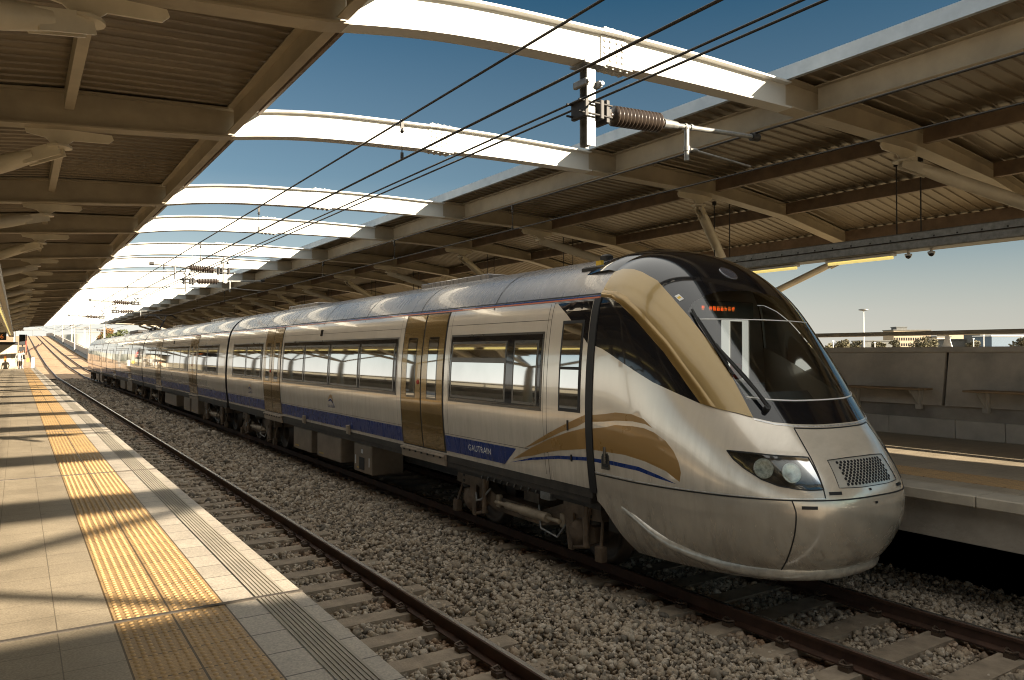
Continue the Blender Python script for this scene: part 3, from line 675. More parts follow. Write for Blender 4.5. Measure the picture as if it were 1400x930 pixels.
def bracket(y, x, side, label, detail=True, L=None, zo=0):
    zt = arch_z(min(x, 7.9)); zb_ = zt-.84
    t = thing('insulator_bracket', (x, y, zt), label, 'bracket', 'hanging posts with insulator arms')
    m = MB(); m.box((x-.055,y-.06,zb_),(x+.055,y-.05,zt)); m.box((x-.055,y+.05,zb_),(x+.055,y+.06,zt)); m.box((x-.006,y-.05,zb_),(x+.006,y+.05,zt))
    m.box((x-.13,y-.13,zt-.03),(x+.13,y+.13,zt-.004))
    m.build('post', M_['galv'], t)
    m = MB()
    for (dz) in (.21,):
        for sx in (-1,1): m = MB(); m.cbox((x+sx*.085-.025,y-.11,zt-dz-.035),(x+sx*.085+.025,y+.11,zt-dz+.035),.008); m.lathe((x+sx*.085,y-.11,zt-dz),(0,-1,0),[(0,.022),(.03,.022)],8); m.build('cable_clamp', M_['galv'], t)
    m = MB()
    za = zt-.47
    for sx in (-1,1): m.cbox((x+sx*.10-.025,y-.12,za-.10),(x+sx*.10+.025,y+.12,za+.10),.008)
    for dz in (-.06,.06):
        for yy in (-.1,.1): m.tube((x-.19,y+yy,za+dz),(x+.24,y+yy,za+dz),.012,n=8)
    m.cbox((x+side*.19-.025,y-.1,za-.12),(x+side*.19+.025,y+.1,za+.12),.008); m.box((x+min(side*.19,side*.28),y-.045,za-.05),(x+max(side*.19,side*.28),y+.045,za+.05))
    m.build('arm_clamp', M_['dark'], t)
    a = Vector((side, 0, .055)).normalized(); p = Vector((x+side*.27, y, za))
    m = MB(); pr_ = [(0,.05),(.05,.035)]
    n = 13 if detail else 7; L0 = .66
    for k in range(n):
        u = .06+k*L0/n; pr_ += [(u,.05),(u+L0/n*.35,.108),(u+L0/n*.6,.108),(u+L0/n*.95,.05)]
    pr_ += [(L0+.08,.045),(L0+.12,.045)]
    m.lathe(p, a, pr_, 14); m.build('insulator', M_['insul'], t)
    q = p+a*(L0+.12); L = L or 1.52
    m = MB(); m.tube(q, q+a*.22, .055, .04, 10); m.tube(q+a*.1, q+a*L, .028, n=10)
    for u in (.33,.42): m.lathe(q+a*u, a, [(0,.04),(.03,.04)], 10)
    m.build('arm', M_['galv'], t)
    m = MB(); e = q+a*(L); m.lathe(e-a*.06, a, [(0,.05),(.12,.05)], 8); m.build('wire_clamp', M_['dark'], t)
    m = MB(); s0 = q+a*.37; m.tube(s0, s0-Vector((0,0,.38)), .030, n=10); m.lathe(s0-Vector((0,0,.27)), (0,0,1), [(0,.04),(.05,.04)],10)
    s1 = s0-Vector((0,0,.25)); m.tube(s1+a*.05, s1+a*.16, .022, n=8); m.tube(s1+a*.1, Vector((x+side*(.27+.78+L-.08), y, zb_+.13)), .013, n=6)
    m.build('steady_arm', M_['galv'], t)
bracket(6.06, 4.86, 1, 'nearest hanging post with ribbed brown insulator and arm reaching over the train')
bracket(24.26, 5.30, -1, 'hanging post with insulator arm reaching left over the empty track, mid distance', L=1.0)
bracket(28.16, 4.9, 1, 'hanging post with insulator arm over the train, second from the nearest')
bracket(42.46, 5.0, -1, 'hanging post far down the slot with its arm over the empty track', False, L=1.0)
bracket(51.56, 4.9, 1, 'hanging post far down the slot with its arm over the train', False)
bracket(64.66-4.0, 5.0, -1, 'very small hanging post near the far end of the canopies', False, L=1.0)
def mast(x, y, h, side, label):
    z0 = zg(y)-.2; t = thing('catenary_mast', (x,y,z0), label, 'mast', 'masts of the overhead line beyond the station')
    m = MB(); m.box((x-.14,y-.10,z0),(x-.10,y+.10,z0+h)); m.box((x+.10,y-.10,z0),(x+.14,y+.10,z0+h)); m.box((x-.10,y-.012,z0),(x+.10,y+.012,z0+h)); m.build('post', M_['galv'], t)
    m = MB(); m.tube((x,y,z0+h-1.6),(x+side*3.0,y,z0+h-1.5),.05,n=6); m.tube((x,y,z0+h-.3),(x+side*3.0,y,z0+h-1.5),.035,n=6); m.tube((x+side*1.9,y,z0+h-1.5),(x+side*1.9,y,z0+h-2.3),.04,n=6); m.build('arm', M_['galv'], t)
    m = MB(); m.lathe((x+side*.15,y,z0+h-1.6),(side,0,.03),[(0,.05),(.1,.12),(.3,.06),(.4,.12),(.6,.06),(.7,.12),(.85,.05)],8); m.build('insulator', M_['insul'], t)
mast(10.0, 118, 7.0, -1, 'catenary mast standing just past the last carriage')
mast(-.3, 112, 6.8, 1, 'catenary mast on the platform side just past the canopy')
mast(10.2, 146, 7.2, -1, 'catenary mast by the retaining wall beside the yellowing tree')
mast(10.4, 190, 7.4, -1, 'catenary mast halfway up the slope beyond the station')
mast(10.6, 245, 7.6, -1, 'catenary mast high up the slope, small and pale')
mast(10.8, 310, 7.6, -1, 'catenary mast near the crest of the slope, smallest one')

# ------------------------------------------------------------------ the train
CX, Y0 = 6.92, 6.75
K = np.array([(0.37,1.10,4.60,2.5),(0.60,1.28,4.36,2.6),(0.90,1.37,4.22,2.65),(1.20,1.415,4.20,2.65),(1.50,1.445,4.34,2.6),(1.80,1.46,4.57,2.6),
(2.15,1.455,4.84,2.6),(2.50,1.435,5.12,2.7),(2.85,1.395,5.41,2.8),(3.14,1.34,5.66,2.8),(3.38,1.23,5.88,2.6),(3.56,1.07,6.08,2.4),(3.69,0.87,6.27,2.2),(3.78,0.62,6.46,2.1),(3.835,0.34,6.62,2.0),(3.855,0.02,6.73,2.0)])
NK = len(K)
fz, fw, ft, fn = [spl(K[:,j]) for j in range(4)]
def S(s, v, off=0.):
    s = np.asarray(s, float); v = np.asarray(v, float)
    def P(s, v):
        n = fn(v); a = np.abs(s)*math.pi/2
        x = CX+np.sign(s)*fw(v)*np.sin(a)**(2/n); y = Y0-(Y0-ft(v))*np.abs(np.cos(a))**(2/n)
        return np.stack([x, y, fz(v)], -1)
    p = P(s, v)
    if np.any(off):
        e = 2e-3
        sa = np.clip(s-e, -1, 1); sb = np.clip(s+e, -1, 1); va = np.clip(v-e*5, 0, NK-1); vb = np.clip(v+e*5, 0, NK-1)
        nr = np.cross(P(sb, v)-P(sa, v), P(s, vb)-P(s, va)); L = np.linalg.norm(nr, axis=-1, keepdims=True); nr = nr/np.maximum(L, 1e-12)
        c = np.array([CX, 7.3, 1.9]); sg = np.sign(((p-c)*nr).sum(-1, keepdims=True)); p = p+nr*sg*off
    return p
Zt = np.linspace(0, NK-1, 1500); Zz = fz(Zt)
def v_of(z): return float(np.interp(z, Zz, Zt))
def B(y, v, off=0., side=-1):             # body side / roof of a carriage: section of the nose at the cab line
    w_ = float(fw(v)); z = float(fz(v)); e = .02
    dw = float(fw(min(v+e, NK-1))-fw(max(v-e, 0))); dz = float(fz(min(v+e, NK-1))-fz(max(v-e, 0))); L = math.hypot(dw, dz) or 1
    nx, nz = dz/L, -dw/L
    return Vector((CX+side*(w_+off*nx), y, z+off*nz))

train = thing('train', (CX, 4.2, 0), 'pearl beige and gold commuter train with blue stripe standing at the far platform', 'train')

# --- nose regions in (s, v)
def mir(p): return [(-a, b) for a, b in p][::-1]
R_black = [(-1.0,10.55),(-.985,10.9),(-.93,10.97),(-.80,10.86),(-.703,10.6),(-.569,10.02),(-.485,9.17),(-.426,8.38),(-.378,7.5),(-.36,6.57),(-.36,5.48),(-.281,5.36),(-.204,5.31),(-.10,5.27),(0,5.26)]
R_black = R_black+[(-a,b) for a,b in R_black[::-1][1:]]+[(1.0,15.0),(-1.0,15.0)]
R_black[0] = (-1.0,10.85); 
R_glass = [(0,5.87),(-.12,5.87),(-.24,5.90),(-.345,5.97),(-.352,6.6),(-.366,7.5),(-.40,8.3),(-.415,8.62),(-.357,8.98),(-.25,9.3),(-.145,9.52),(0,9.66)]
R_glass = R_glass+[(-a,b) for a,b in R_glass[::-1][1:-1]]
R_band = [(-1.0,10.8),(-.93,10.97),(-.80,10.86),(-.703,10.6),(-.569,10.02),(-.485,9.17),(-.426,8.38),(-.378,7.5),(-.36,6.57),(-.36,5.48),(-.42,5.59),(-.504,5.71),(-.556,5.82),(-.605,6.69),(-.651,7.3),(-.721,7.88),(-.784,8.41),(-.869,8.95),(-.947,9.28),(-1.0,9.35)]
R_side = [(-1.0,9.35),(-.947,9.28),(-.869,8.95),(-.784,8.41),(-.721,7.88),(-.651,7.3),(-.605,6.69),(-.556,5.82),(-.739,6.39),(-.873,6.95),(-1.0,7.50)]
R_head = [(-.53,4.52),(-.45,4.49),(-.368,4.43),(-.222,4.37),(-.224,3.42),(-.28,3.40),(-.33,3.43),(-.396,3.51),(-.45,3.68),(-.495,3.98),(-.52,4.25)]
R_swA = [(-1.0,5.27),(-.924,5.43),(-.86,5.42),(-.813,5.3),(-.786,5.05),(-.811,5.15),(-.859,5.2),(-.927,5.17),(-1.0,5.04)]
R_swB = [(-1.0,4.80),(-.929,5.03),(-.863,5.05),(-.82,5.02),(-.785,4.92),(-.748,4.67),(-.73,4.35),(-.724,4.0),(-.727,3.65),(-.741,3.33),(-.779,3.63),(-.843,3.86),(-.91,3.99),(-1.0,3.99)]
R_swC = [(-1.0,3.67),(-.957,3.69),(-.87,3.64),(-.807,3.45),(-.753,3.24),(-.818,3.35),(-.874,3.49),(-.959,3.54),(-1.0,3.53)]
R_grille = [(-.145,4.26),(-.05,4.30),(.05,4.30),(.125,4.26),(.135,3.45),(.05,3.42),(-.05,3.42),(-.155,3.45)]
R_low = [(-1.0,3.08),(-.9,3.05),(-.5,3.08),(0,3.12),(.5,3.08),(.9,3.05),(1.0,3.08),(1.0,2.05),(.927,0),(-.927,0),(-1.0,2.05)]
R_cut = [[(-1.0,2.05),(-.927,0),(-1.0,0)], [(1.0,2.05),(1.0,0),(.927,0)]]
regions = [('cut', R_cut[0]), ('cut', R_cut[1]), ('glass', R_glass), ('black', R_black), ('head', R_head), ('head2', mir(R_head)), ('band', R_band), ('band2', mir(R_band)),
           ('side', R_side), ('side2', mir(R_side)), ('sw', R_swA), ('sw', mir(R_swA)), ('sw', R_swB), ('sw', mir(R_swB)), ('blue', R_swC), ('blue', mir(R_swC)), ('grille', R_grille), ('low', R_low)]
SC = 8.0
pts = []; edges = []
def addpoly(poly, closed=True, step=.22):
    n = len(poly); first_i = len(pts); 
    for i in range(n if closed else n-1):
        a = np.array([poly[i][0]*SC, poly[i][1]]); b = np.array([poly[(i+1) % n][0]*SC, poly[(i+1) % n][1]]); L = np.linalg.norm(b-a); k = max(1, int(L/step))
        for j in range(k): pts.append(Vector(a+(b-a)*j/k))
    m_ = len(pts)-first_i
    for j in range(m_): edges.append((first_i+j, first_i+(j+1) % m_))
for nm, p in regions: addpoly(p)
addpoly([(-1,0),(1,0),(1,15),(-1,15)])
for s_ in np.linspace(-1, 1, 101)[1:-1]:
    for v_ in np.arange(.1, 15, .16): pts.append(Vector((s_*SC+random.uniform(-.01,.01), v_)))
vo, eo, fo, _, _, _ = delaunay_2d_cdt(pts, edges, [], 0, 1e-4)
VS = np.array([[p[0]/SC, p[1]] for p in vo]); P3 = S(np.clip(VS[:,0], -1, 1), np.clip(VS[:,1], 0, NK-1-1e-6))
groups = {}
for f in fo:
    c = VS[list(f)].mean(0); nm = 'body'
    for r, p in regions:
        if inpoly(c[0], c[1], p): nm = r; break
    groups.setdefault(nm, []).append(f)
def region_mesh(names, objname, mats, parent, off=0., back=0.):
    m = MB(); idx = {}
    PP = P3 if not off else S(np.clip(VS[:,0], -1, 1), np.clip(VS[:,1], 0, NK-1-1e-6), off)
    for k, nm in enumerate(names):
        for f in groups.get(nm, []):
            q = []
            for i in f:
                if i not in idx: idx[i] = len(m.v); m.v.append(tuple(PP[i]))
                q.append(idx[i])
            m.f.append(tuple(q)); m.m.append(k); m.s.append(True)
    # keep windings outward
    o = m.build(objname, mats, parent)
    return o
nose = region_mesh(['body','sw','blue','low'], 'nose_shell', [M_['pearl'], M_['swoosh'], M_['blue'], M_['lower']], train)
region_mesh(['black'], 'windscreen_surround', [M_['gloss']], train)
wsc = region_mesh(['glass'], 'windscreen', [M_['glass']], train)
for a in ('band','band2'): region_mesh([a], 'gold_pillar', [M_['gold_band']], train, .012)
region_mesh(['side'], 'cab_side_window', [M_['gloss']], train); region_mesh(['side2'], 'cab_side_window', [M_['glass']], train)
# ribbons on the nose surface
def ribbon(pts_sv, wd, off, m, mi=0, n=14, closed=False, th=.004):
    q = []
    P = [np.array(p, float) for p in pts_sv]
    if closed: P = P+[P[0]]
    for a, b in zip(P[:-1], P[1:]):
        k = max(2, int(np.hypot((b-a)[0]*SC, (b-a)[1])/.12))
        for t_ in np.linspace(0, 1, k, endpoint=False): q.append(a+(b-a)*t_)
    q.append(P[-1]); q = np.array(q)
    C0 = S(q[:,0], q[:,1], 0.001); C1 = S(q[:,0], q[:,1], off); nr = C1-C0; nr /= np.maximum(np.linalg.norm(nr, axis=1, keepdims=True), 1e-9)
    T = np.gradient(C1, axis=0); T /= np.maximum(np.linalg.norm(T, axis=1, keepdims=True), 1e-9); Sd = np.cross(T, nr)
    a = C1-Sd*wd/2; b = C1+Sd*wd/2; a0 = C0-Sd*wd/2-nr*.004; b0 = C0+Sd*wd/2-nr*.004
    m.grid([[tuple(p) for p in r] for r in (a0, a, b, b0)], mi, False)
sm = MB()
ribbon([(-1,3.08),(-.9,3.05),(-.5,3.08),(0,3.12),(.5,3.08),(.9,3.05),(1,3.08)], .014, .003, sm)
ribbon([(-.363,3.09),(-.355,2.74),(-.358,2.0),(-.37,.62)], .012, .003, sm); ribbon([(.363,3.09),(.355,2.74),(.358,2.0),(.37,.62)], .012, .003, sm)
ribbon([(-.204,5.2),(-.212,4.34),(-.229,3.15)], .011, .003, sm); ribbon([(.204,5.2),(.212,4.34),(.229,3.15)], .011, .003, sm)
ribbon([(-.204,5.2),(-.1,5.16),(0,5.15),(.1,5.16),(.204,5.2)], .013, .003, sm)
ribbon(R_grille, .006, .002, sm, closed=True)
for R_ in (R_head, mir(R_head)): ribbon(R_, .012, .004, sm, closed=True)
sm.build('panel_gap', M_['rubber'], nose)
wl = MB()
ribbon([(-.375,8.32),(-.18,8.33),(0,8.34),(.18,8.33),(.375,8.32)], .012, .004, wl); ribbon([(-.34,6.03),(-.24,5.95),(-.12,5.91),(0,5.9),(.12,5.91),(.24,5.95),(.34,6.03)], .014, .004, wl)
wl.build('white_line', M_['white'], wsc)
wl = MB(); ribbon([(-.36,5.44),(-.281,5.31),(-.204,5.25),(-.1,5.22),(0,5.21),(.1,5.22),(.204,5.25),(.281,5.31),(.36,5.44)], .014, .004, wl); wl.build('bright_edge', M_['lens'], nose)
wl = MB(); ribbon([(-1,3.16),(-.9,3.13)], .010, .004, wl); ribbon([(-1,3.14),(-.9,3.11),(-.5,3.13),(-.23,3.16)], .006, .004, wl); wl.build('seam_highlight_trim', M_['lens'], nose)
# pillar crease strip (darker lower facet)
cz = MB(); top_ = [(-1.0,9.68),(-.90,9.55),(-.823,9.3),(-.74,8.72),(-.68,8.2),(-.61,7.6),(-.561,6.9),(-.52,6.2),(-.497,5.72)]; bot_ = [(-1.0,9.37),(-.947,9.30),(-.869,8.97),(-.784,8.43),(-.721,7.9),(-.651,7.32),(-.605,6.7),(-.58,6.25),(-.556,5.84)]
for sg in (1, -1):
    G = []
    for a, b in zip(top_, bot_):
        G.append([tuple(S(np.array(sg*(a[0]+(b[0]-a[0])*u)), np.array(a[1]+(b[1]-a[1])*u), .0155+.006*math.sin(math.pi*u))) for u in (0, .25, .5, .75, 1)])
    cz.grid(G, 0, True); cz.build('pillar_facet', M_['gold'], nose); cz = MB()
# lip along the bottom of the bumper
lp = MB(); L_ = [(-.945,2.0),(-.90,1.75),(-.85,1.42),(-.79,1.1),(-.70,.85),(-.60,.62),(-.5,.52),(-.3,.5),(0,.5),(.3,.5),(.5,.52),(.6,.62),(.7,.85),(.79,1.1),(.85,1.42),(.9,1.75),(.945,2.0)]
Lf = []
for a, b in zip(L_[:-1], L_[1:]):
    for u in np.linspace(0, 1, 5, endpoint=False): Lf.append((a[0]+(b[0]-a[0])*u, a[1]+(b[1]-a[1])*u))
Lf.append(L_[-1]); G = []
for k, (a, b) in enumerate(Lf):
    f = min(1, abs(k-len(Lf)/2)/(len(Lf)/2)); wv = .34*(1-.65*f)
    tp = math.sin(math.pi*min(1, (1-f)*3+.02)/2)
    G.append([tuple(S(np.array(a), np.array(max(0, b+wv*q)), o*tp+.001)) for q, o in ((.6,.0),(.38,.03),(.0,.052),(-.45,.045),(-1.1,.0))])
lp.grid(G, 0, True); lp.build('bumper_lip', M_['lip'], nose)
# vent grille with round holes
gr = region_mesh(['grille'], 'vent_grille', [M_['lens']], nose, -.004)
gr.data.materials[0] = mat('grille_metal', (.82,.80,.74), .3, metal=.6, spots=.08)
hm = MB()
for r in range(9):
    for c in range(14):
        xo = -.365+(c+.5*(r % 2))*.050; v_ = 3.54+r*.080; n_ = float(fn(v_)); s_ = math.copysign(2/math.pi*math.asin((abs(xo)/float(fw(v_)))**(n_/2)), xo)
        C = S(np.array(s_), np.array(v_), -.001); C2 = S(np.array(s_), np.array(v_), .001); nn = Vector(C2-C).normalized()
        hm.lathe(Vector(C)-nn*.003, nn, [(0,.0148),(.0045,.0148)], 10, smooth=False)
hm.build('vent_holes', M_['rubber'], gr)
# little slots, studs
sl = MB()
for s_, v_, w2 in ((-.30,2.88,.10),(.30,2.88,.10),(-.18,3.30,.09),(.14,3.30,.09)):
    ribbon([(s_-w2/3.2,v_),(s_+w2/3.2,v_)], .03, .004, sl)
for s_, v_ in ((-.02,3.33),(-.01,2.92)): ribbon([(s_-.004,v_),(s_+.004,v_)], .022, .005, sl)
sl.build('bumper_slot', M_['rubber'], nose)
# headlights: recessed bowl behind a clear cover
for sg, nm in ((1, 'head'), (-1, 'head2')):
    hl = region_mesh([nm], 'headlight', [M_['headbg']], train, -.06); region_mesh([nm], 'headlight_cover', [M_['glass']], hl, .001)
    for (s_, v_, r_) in ((-.418,4.02,.105),(-.315,3.92,.105)):
        C = Vector(S(np.array(sg*s_), np.array(v_), .002)); C0 = Vector(S(np.array(sg*s_), np.array(v_), -.01)); nn = (C-C0).normalized(); nn = (nn+Vector((0,-.6,0))).normalized()
        lm = MB(); lm.lathe(C-nn*.052, nn, [(0,r_*.9),(.016,r_*.92),(.018,r_*.88),(.010,r_*.6),(.004,r_*.3),(.003,.012)], 28); lm.build('headlamp', M_['lens_dim'] if s_ < -.4 else M_['lens'], hl)
# wipers
wp = MB()
def sp(s_, v_, o): return Vector(S(np.array(s_), np.array(v_), o))
wp.lathe(sp(-.285,5.68,0), sp(-.285,5.68,.1)-sp(-.285,5.68,0), [(0,.035),(.07,.03)], 12)
arm = [sp(-.285,5.68,.06), sp(-.30,6.1,.07), sp(-.345,7.0,.06), sp(-.365,7.45,.05)]
for a, b in zip(arm[:-1], arm[1:]): wp.tube(a, b, .016, n=8)
wp.path([sp(-.275,5.72,.06), sp(-.31,6.5,.075), sp(-.362,7.4,.055)], .009, 6)
bl = [sp(-.392,8.62,.03), sp(-.388,8.1,.035), sp(-.372,7.4,.035), sp(-.352,6.6,.035)]
for a, b in zip(bl[:-1], bl[1:]): wp.tube(a, b, .014, n=6)
wp.path([sp(-.385,8.3,.045), sp(-.366,7.45,.055), sp(-.352,6.9,.045)], .008, 6)
wp.build('wiper', M_['rubber'], train)
# top lamp in the black crown, sticker
tl = MB(); C = sp(0,10.75,.001); nn = (sp(0,10.75,.05)-C).normalized(); tl.lathe(C-nn*.01, nn, [(0,.12),(.014,.118),(.016,.10)], 24); tl.build('top_lamp', mat('dim_lamp_lens', (.10,.10,.12), .15, spots=.1, coat=1), train)
st = MB(); ribbon([(-.455,9.14),(-.418,9.24)], .085, .004, st); ribbon([(-.448,9.15),(-.425,9.22)], .03, .0055, st, 1); st.build('warning_sticker', [M_['white'], M_['yellowp']], train)
# driver's cab interior
secw = [(B(0, v, -.03, -1).x, B(0, v, -.03, -1).z) for v in np.linspace(v_of(1.35), 14.9, 24)]; secw = secw+[(2*CX-x, z) for x, z in secw[::-1]]
cb = MB(); cb.prism(secw, 1, 6.66, 6.69); cb.build('cab_rear_wall', M_['cabin'], train)
cb = MB(); cb.prism([(5.40,1.75),(5.42,2.02),(5.55,2.16),(5.95,2.10),(6.0,1.35),(5.45,1.35)], 0, CX-.78, CX+.78); cb.box((CX-.45,5.6,2.1),(CX+.1,5.75,2.26)); cb.build('dashboard', M_['seat'], train)
cb = MB(); cb.cbox((CX-.3,6.25,1.9),(CX+.25,6.62,1.98),.03); cb.cbox((CX-.3,6.5,1.98),(CX+.25,6.64,2.75),.04); cb.build('driver_seat', M_['seat'], train)
cb = MB(); cb.box((CX+.55,6.645,2.25),(CX+1.08,6.655,3.02)); cb.build('added_glow_pane', mat('daylight_glow', (.8,.8,.75), .6, spots=.05, emit=((1,.97,.88), .10)), train)  # glowing pane added to stand for daylight through the far cab door
cb = MB(); cb.box((CX+.72,6.62,2.25),(CX+.93,6.64,3.0)); cb.box((CX+.50,6.63,2.2),(CX+.55,6.65,3.05)); cb.box((CX+1.08,6.63,2.2),(CX+1.13,6.65,3.05)); cb.build('cab_door_frame', M_['cabin'], train)
cb = MB(); cb.cbox((CX+.66,6.50,2.26),(CX+.80,6.60,2.46),.02); cb.build('extinguisher', M_['red'], train)
cb = MB(); cb.cbox((CX-.58,5.98,2.99),(CX+.38,6.06,3.19),.01,0)
for k in range(9):
    x = CX-.50+k*.062
    if k in (1,): continue
    for q in range(2): cb.box((x+q*.02,5.972,3.075),(x+q*.02+.012,5.978,3.075+random.choice((.05,.035,.05))),1)
    cb.box((x,5.972,3.075+random.choice((0,.02,.04))),(x+.04,5.978,3.088+random.choice((0,.02,.035))),1)
cb.build('destination_display', [mat('display_board', (.16,.18,.15), .3, spots=.1), M_['led']], train)
# fairing behind the crown, roof clutter on the cab line
fr = MB(); G = []
for y in (6.74, 6.85, 7.05, 7.45):
    o = {6.74:.0, 6.85:.035, 7.05:.03, 7.45:-.02}[y]
    G.append([tuple(B(y, v, o, sd_)) for sd_, vv in ((-1, np.linspace(10.9, 15, 12)), (1, np.linspace(15, 10.9, 12)[1:])) for v in vv])
fr.grid(G, 0, True); fr.build('roof_fairing', M_['gloss'], train)
fr = MB(); fr.cbox((CX-1.02,7.05,3.52),(CX-.80,7.5,3.66),.02); fr.cbox((CX-.72,7.35,3.70),(CX-.60,7.5,3.84),.02); fr.box((CX-.98,7.15,3.66),(CX-.94,7.25,3.72),1); fr.tube((CX-1.0,7.1,3.62),(CX-.85,6.9,3.66),.015,mi=1); fr.build('roof_equipment', [M_['dark'], M_['yellowp']], train)

# --- carriages
def side_grid(y0, y1, z0, z1, off, side=-1, nz=None, m=None, mi=0, rim=True):
    nz = nz or max(2, int((z1-z0)/.10)+1); vs = [v_of(z) for z in np.linspace(z0, z1, nz)]
    G = [[tuple(B(y0, v, off, side)) for v in vs], [tuple(B(y1, v, off, side)) for v in vs]]
    m.grid(G, mi, True)
    if rim:
        for q, y in ((0, y0), (1, y1)): m.grid([[tuple(B(y, v, -.01, side)) for v in vs], G[q]], mi, False)
        for k in (0, -1): m.grid([[tuple(B(y0, vs[k], -.01, side)), tuple(B(y1, vs[k], -.01, side))], [G[0][k], G[1][k]]], mi, False)
def side_poly(poly, off, side, m, mi=0, step=.12):
    P_ = []; E_ = []; n = len(poly)
    for i in range(n):
        a = np.array(poly[i]); b = np.array(poly[(i+1) % n]); k = max(1, int(np.linalg.norm(b-a)/step))
        for j in range(k): P_.append(Vector(a+(b-a)*j/k))
    nb = len(P_); E_ = [(i, (i+1) % nb) for i in range(nb)]
    ya, yb = min(p[0] for p in poly), max(p[0] for p in poly); za, zb_ = min(p[1] for p in poly), max(p[1] for p in poly)
    for y in np.arange(ya, yb, step*1.5):
        for z in np.arange(za, zb_, step): 
            if inpoly(y, z, poly): P_.append(Vector((y+1e-4, z+1e-4)))
    v2, _, f2, _, _, _ = delaunay_2d_cdt(P_, E_, [], 0, 1e-5)
    V3 = [tuple(B(p[0], v_of(p[1]), off, side)) for p in v2]; F = []
    for f in f2:
        c = sum((Vector(v2[i]) for i in f), Vector((0,0)))/3
        if inpoly(c[0], c[1], poly): F.append(tuple(f))
    m.add(V3, F, mi, True)
def win(y0, y1, z0, z1, panes, side, parent, hopper=False, name='window'):
    m = MB(); side_grid(y0, y1, z0, z1, .008, side, m=m, mi=0)
    side_grid(y0+.03, y1-.03, z0+.03, z1-.03, .0105, side, m=m, mi=2)
    for (a, b) in panes:
        side_grid(a-.035, b+.035, z0+.065, z1-.105, .0135, side, m=m, mi=0)
        if hopper == (a, b):
            zs = z0+(z1-z0)*.62
            side_grid(a, b, z0+.10, zs-.03, .0165, side, m=m, mi=1); side_grid(a, b, zs+.04, z1-.14, .0165, side, m=m, mi=1)
        else: side_grid(a, b, z0+.10, z1-.14, .0165, side, m=m, mi=1)
    return m.build(name, [M_['frame'], M_['pane'], M_['gloss']], parent)
def vline(y, z0, z1, wd, off, side, m, mi=0): side_grid(y-wd/2, y+wd/2, z0, z1, off, side, m=m, mi=mi)
def pdoor(yc, side):
    y0, y1 = yc-.75, yc+.75
    m = MB(); side_grid(y0-.02, y1+.02, 1.06, 3.22, .004, side, m=m, mi=0); d = m.build('passenger_door', [M_['rubber']], train)
    for a, b in ((y0+.016, yc-.022), (yc+.022, y1-.016)):
        m = MB(); side_grid(a, b, 1.08, 3.205, .010, side, m=m, mi=0)
        c = (a+b)/2; side_grid(c-.17, c+.17, 1.86, 2.84, .0115, side, m=m, mi=2); side_grid(c-.145, c+.145, 1.89, 2.81, .0135, side, m=m, mi=1)
        m.build('door_leaf', [M_['gold'], M_['pane'], M_['gloss']], d)
    m = MB(); m.lathe(B(yc+.10, v_of(2.12), .008, side), (side,0,0), [(0,.04),(.012,.036),(.014,.02)], 14); m.build('door_button', M_['red'], d)
    # foot step under the door
    p = B(yc, v_of(1.05), 0, side); sx = side
    m = MB(); m.prism([(p.x-sx*.12,1.03),(p.x+sx*.05,1.03),(p.x+sx*.055,1.0),(p.x+sx*.03,.97),(p.x+sx*.02,.86),(p.x-sx*.12,.84)], 1, y0-.02, y1+.05)
    for q in np.linspace(y0+.1, y1-.1, 7): m.lathe((p.x+sx*.045,q,.985),(sx,0,0),[(0,.018),(.02,.016)],6,1)
    m.build('door_step', [M_['boxp'], M_['dark']], d)
def text_on_side(s, y_start, z, h, side, parent, name, matr, dirn=-1, off=.0125):
    cu = bpy.data.curves.new(name, 'FONT'); cu.body = s; cu.size = h; cu.resolution_u = 3; cu.space_character = 1.02
    ob = bpy.data.objects.new(name, cu); col.objects.link(ob); bpy.context.view_layer.update()
    dg = bpy.context.evaluated_depsgraph_get(); me = bpy.data.meshes.new_from_object(ob.evaluated_get(dg)); bpy.data.objects.remove(ob)
    for v in me.vertices:
        yy = y_start+dirn*v.co.x; zz = z+v.co.y; v.co = B(yy, v_of(zz), off, side)
    me.materials.clear(); me.materials.append(matr); me.update()
    return link_mesh(me, name, parent)
